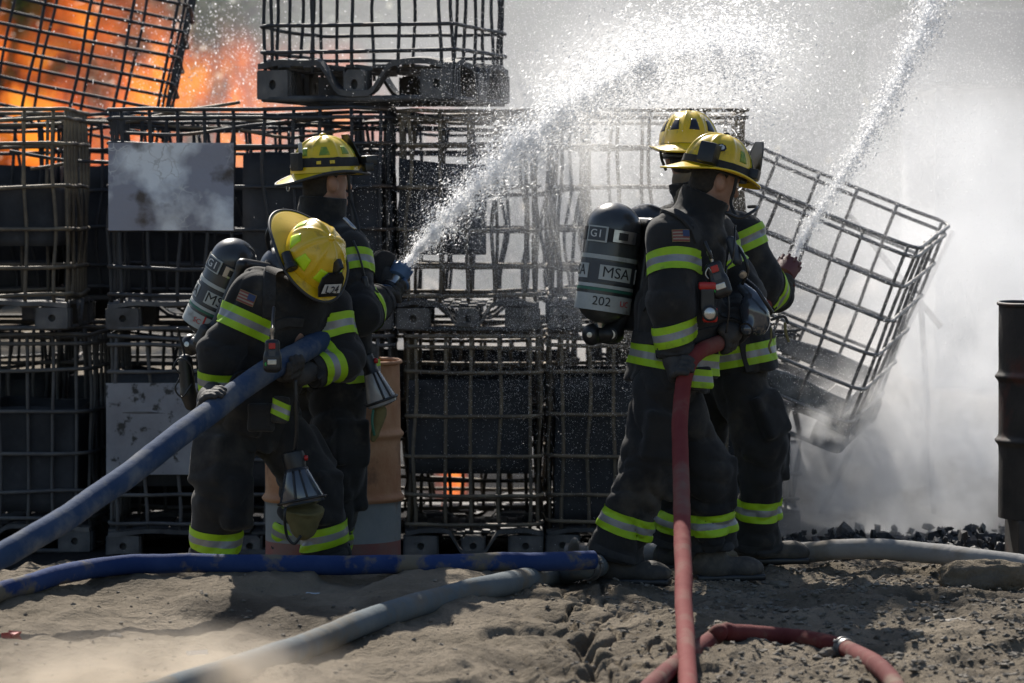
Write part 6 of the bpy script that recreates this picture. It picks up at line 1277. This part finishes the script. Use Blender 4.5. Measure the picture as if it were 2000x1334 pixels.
jet('water_jet', J1, [0.018, 0.062, 0.100, 0.145, 0.20, 0.28, 0.36], 64000, 'white water jet arcing up from the left nozzle and breaking into spray', (0.0018, 0.0050), 0.36)
J2 = [P3(1546, 506, 16.5), P3(1590, 430, 16.8), P3(1660, 320, 17.2), P3(1730, 200, 17.7), P3(1790, 80, 18.2), P3(1830, -40, 18.7)]
jet('water_jet', J2, [0.022, 0.038, 0.048, 0.060, 0.075, 0.09], 22000, 'white water jet shooting steeply up from the right nozzle', (0.0018, 0.0050), 0.22)
# drops drifting through the air
def spray(label, n, fn, size, stretch=1.5, base='tet'):
    c = fn(n); s = rw.uniform(size[0], size[1], len(c)); D = np.tile(np.array([0.25, 0.1, -0.95]), (len(c), 1)) + rw.normal(size=(len(c), 3)) * 0.15; D /= np.linalg.norm(D, axis=1)[:, None]
    V, F = flecks(c, s, D, np.full(len(c), stretch)); tag(link('spray', mesh_np('spray', V, F, True, [M_water])), label, 'spray', kind='stuff')
def region(cx, cy, sx, sy, Y0, Y1, hi=True):
    def f(n):
        px = cx + rw.normal(size=n) * sx; py = cy + rw.normal(size=n) * sy; Y = rw.uniform(Y0, Y1, n)
        d = np.stack([(px - 1000) / FPX, np.zeros(n), np.zeros(n)], -1) + _cu * ((667 - py) / FPX)[:, None] + _cf
        c = np.array([0, 0, CAMZ]) + d * (Y / d[:, 1])[:, None]; return c[c[:, 2] > 0.0]
    return f
spray('white spray raining down in front of the middle cages', 75000, region(1080, 430, 150, 200, 16.9, 17.95), (0.0007, 0.0020))
spray('white spray filling the air above the right helmets', 90000, region(1520, 190, 270, 150, 17.4, 19.5), (0.0007, 0.0019))
spray('fine spray around the tipped cage', 24000, region(1640, 480, 180, 200, 17.0, 18.4), (0.0008, 0.002))
spray('drops over the flames at upper left', 2500, region(430, 110, 120, 90, 19.0, 21.5), (0.002, 0.005))

# ---------------- charred rubble under the smoke
M_char = mat('charred_rubble', (0.012, 0.012, 0.013), (0.05, 0.05, 0.052), scale=14, rough=0.45, r2=0.8, bump=0.6, bscale=60, c3=(0.12, 0.12, 0.12), scale3=20, lo3=0.6, hi3=0.7)
n = 1500; px = rw.uniform(1530, 2020, n); Y = rw.uniform(17.0, 18.6, n); X = (px - 1000) / FPX * Y
hgt = 0.02 + 0.10 * np.clip(0.4 + vn(X * 5, Y * 5, 2.0), 0, 1)
Pc = np.stack([X, Y, ground_full(X, Y) + rw.uniform(0, 1, n) * hgt], -1); s = 0.008 + 0.036 * rw.uniform(size=n) ** 2
_bm = bmesh.new(); bmesh.ops.create_icosphere(_bm, subdivisions=1, radius=1.0); _bm.verts.ensure_lookup_table(); OCT_V = np.array([v.co[:] for v in _bm.verts]); OCT_F = np.array([[v.index for v in f.verts] for f in _bm.faces]); _bm.free()
V, F = scatter(Pc, s, base='oct', jit=0.5, rs=rw, S=rw.uniform(0.45, 1.3, (n, 3)))
tag(link('charred_rubble', mesh_np('charred_rubble', V, F, False, [M_char])), 'jagged heap of charred black rubble smouldering at right', 'rubble', kind='stuff')
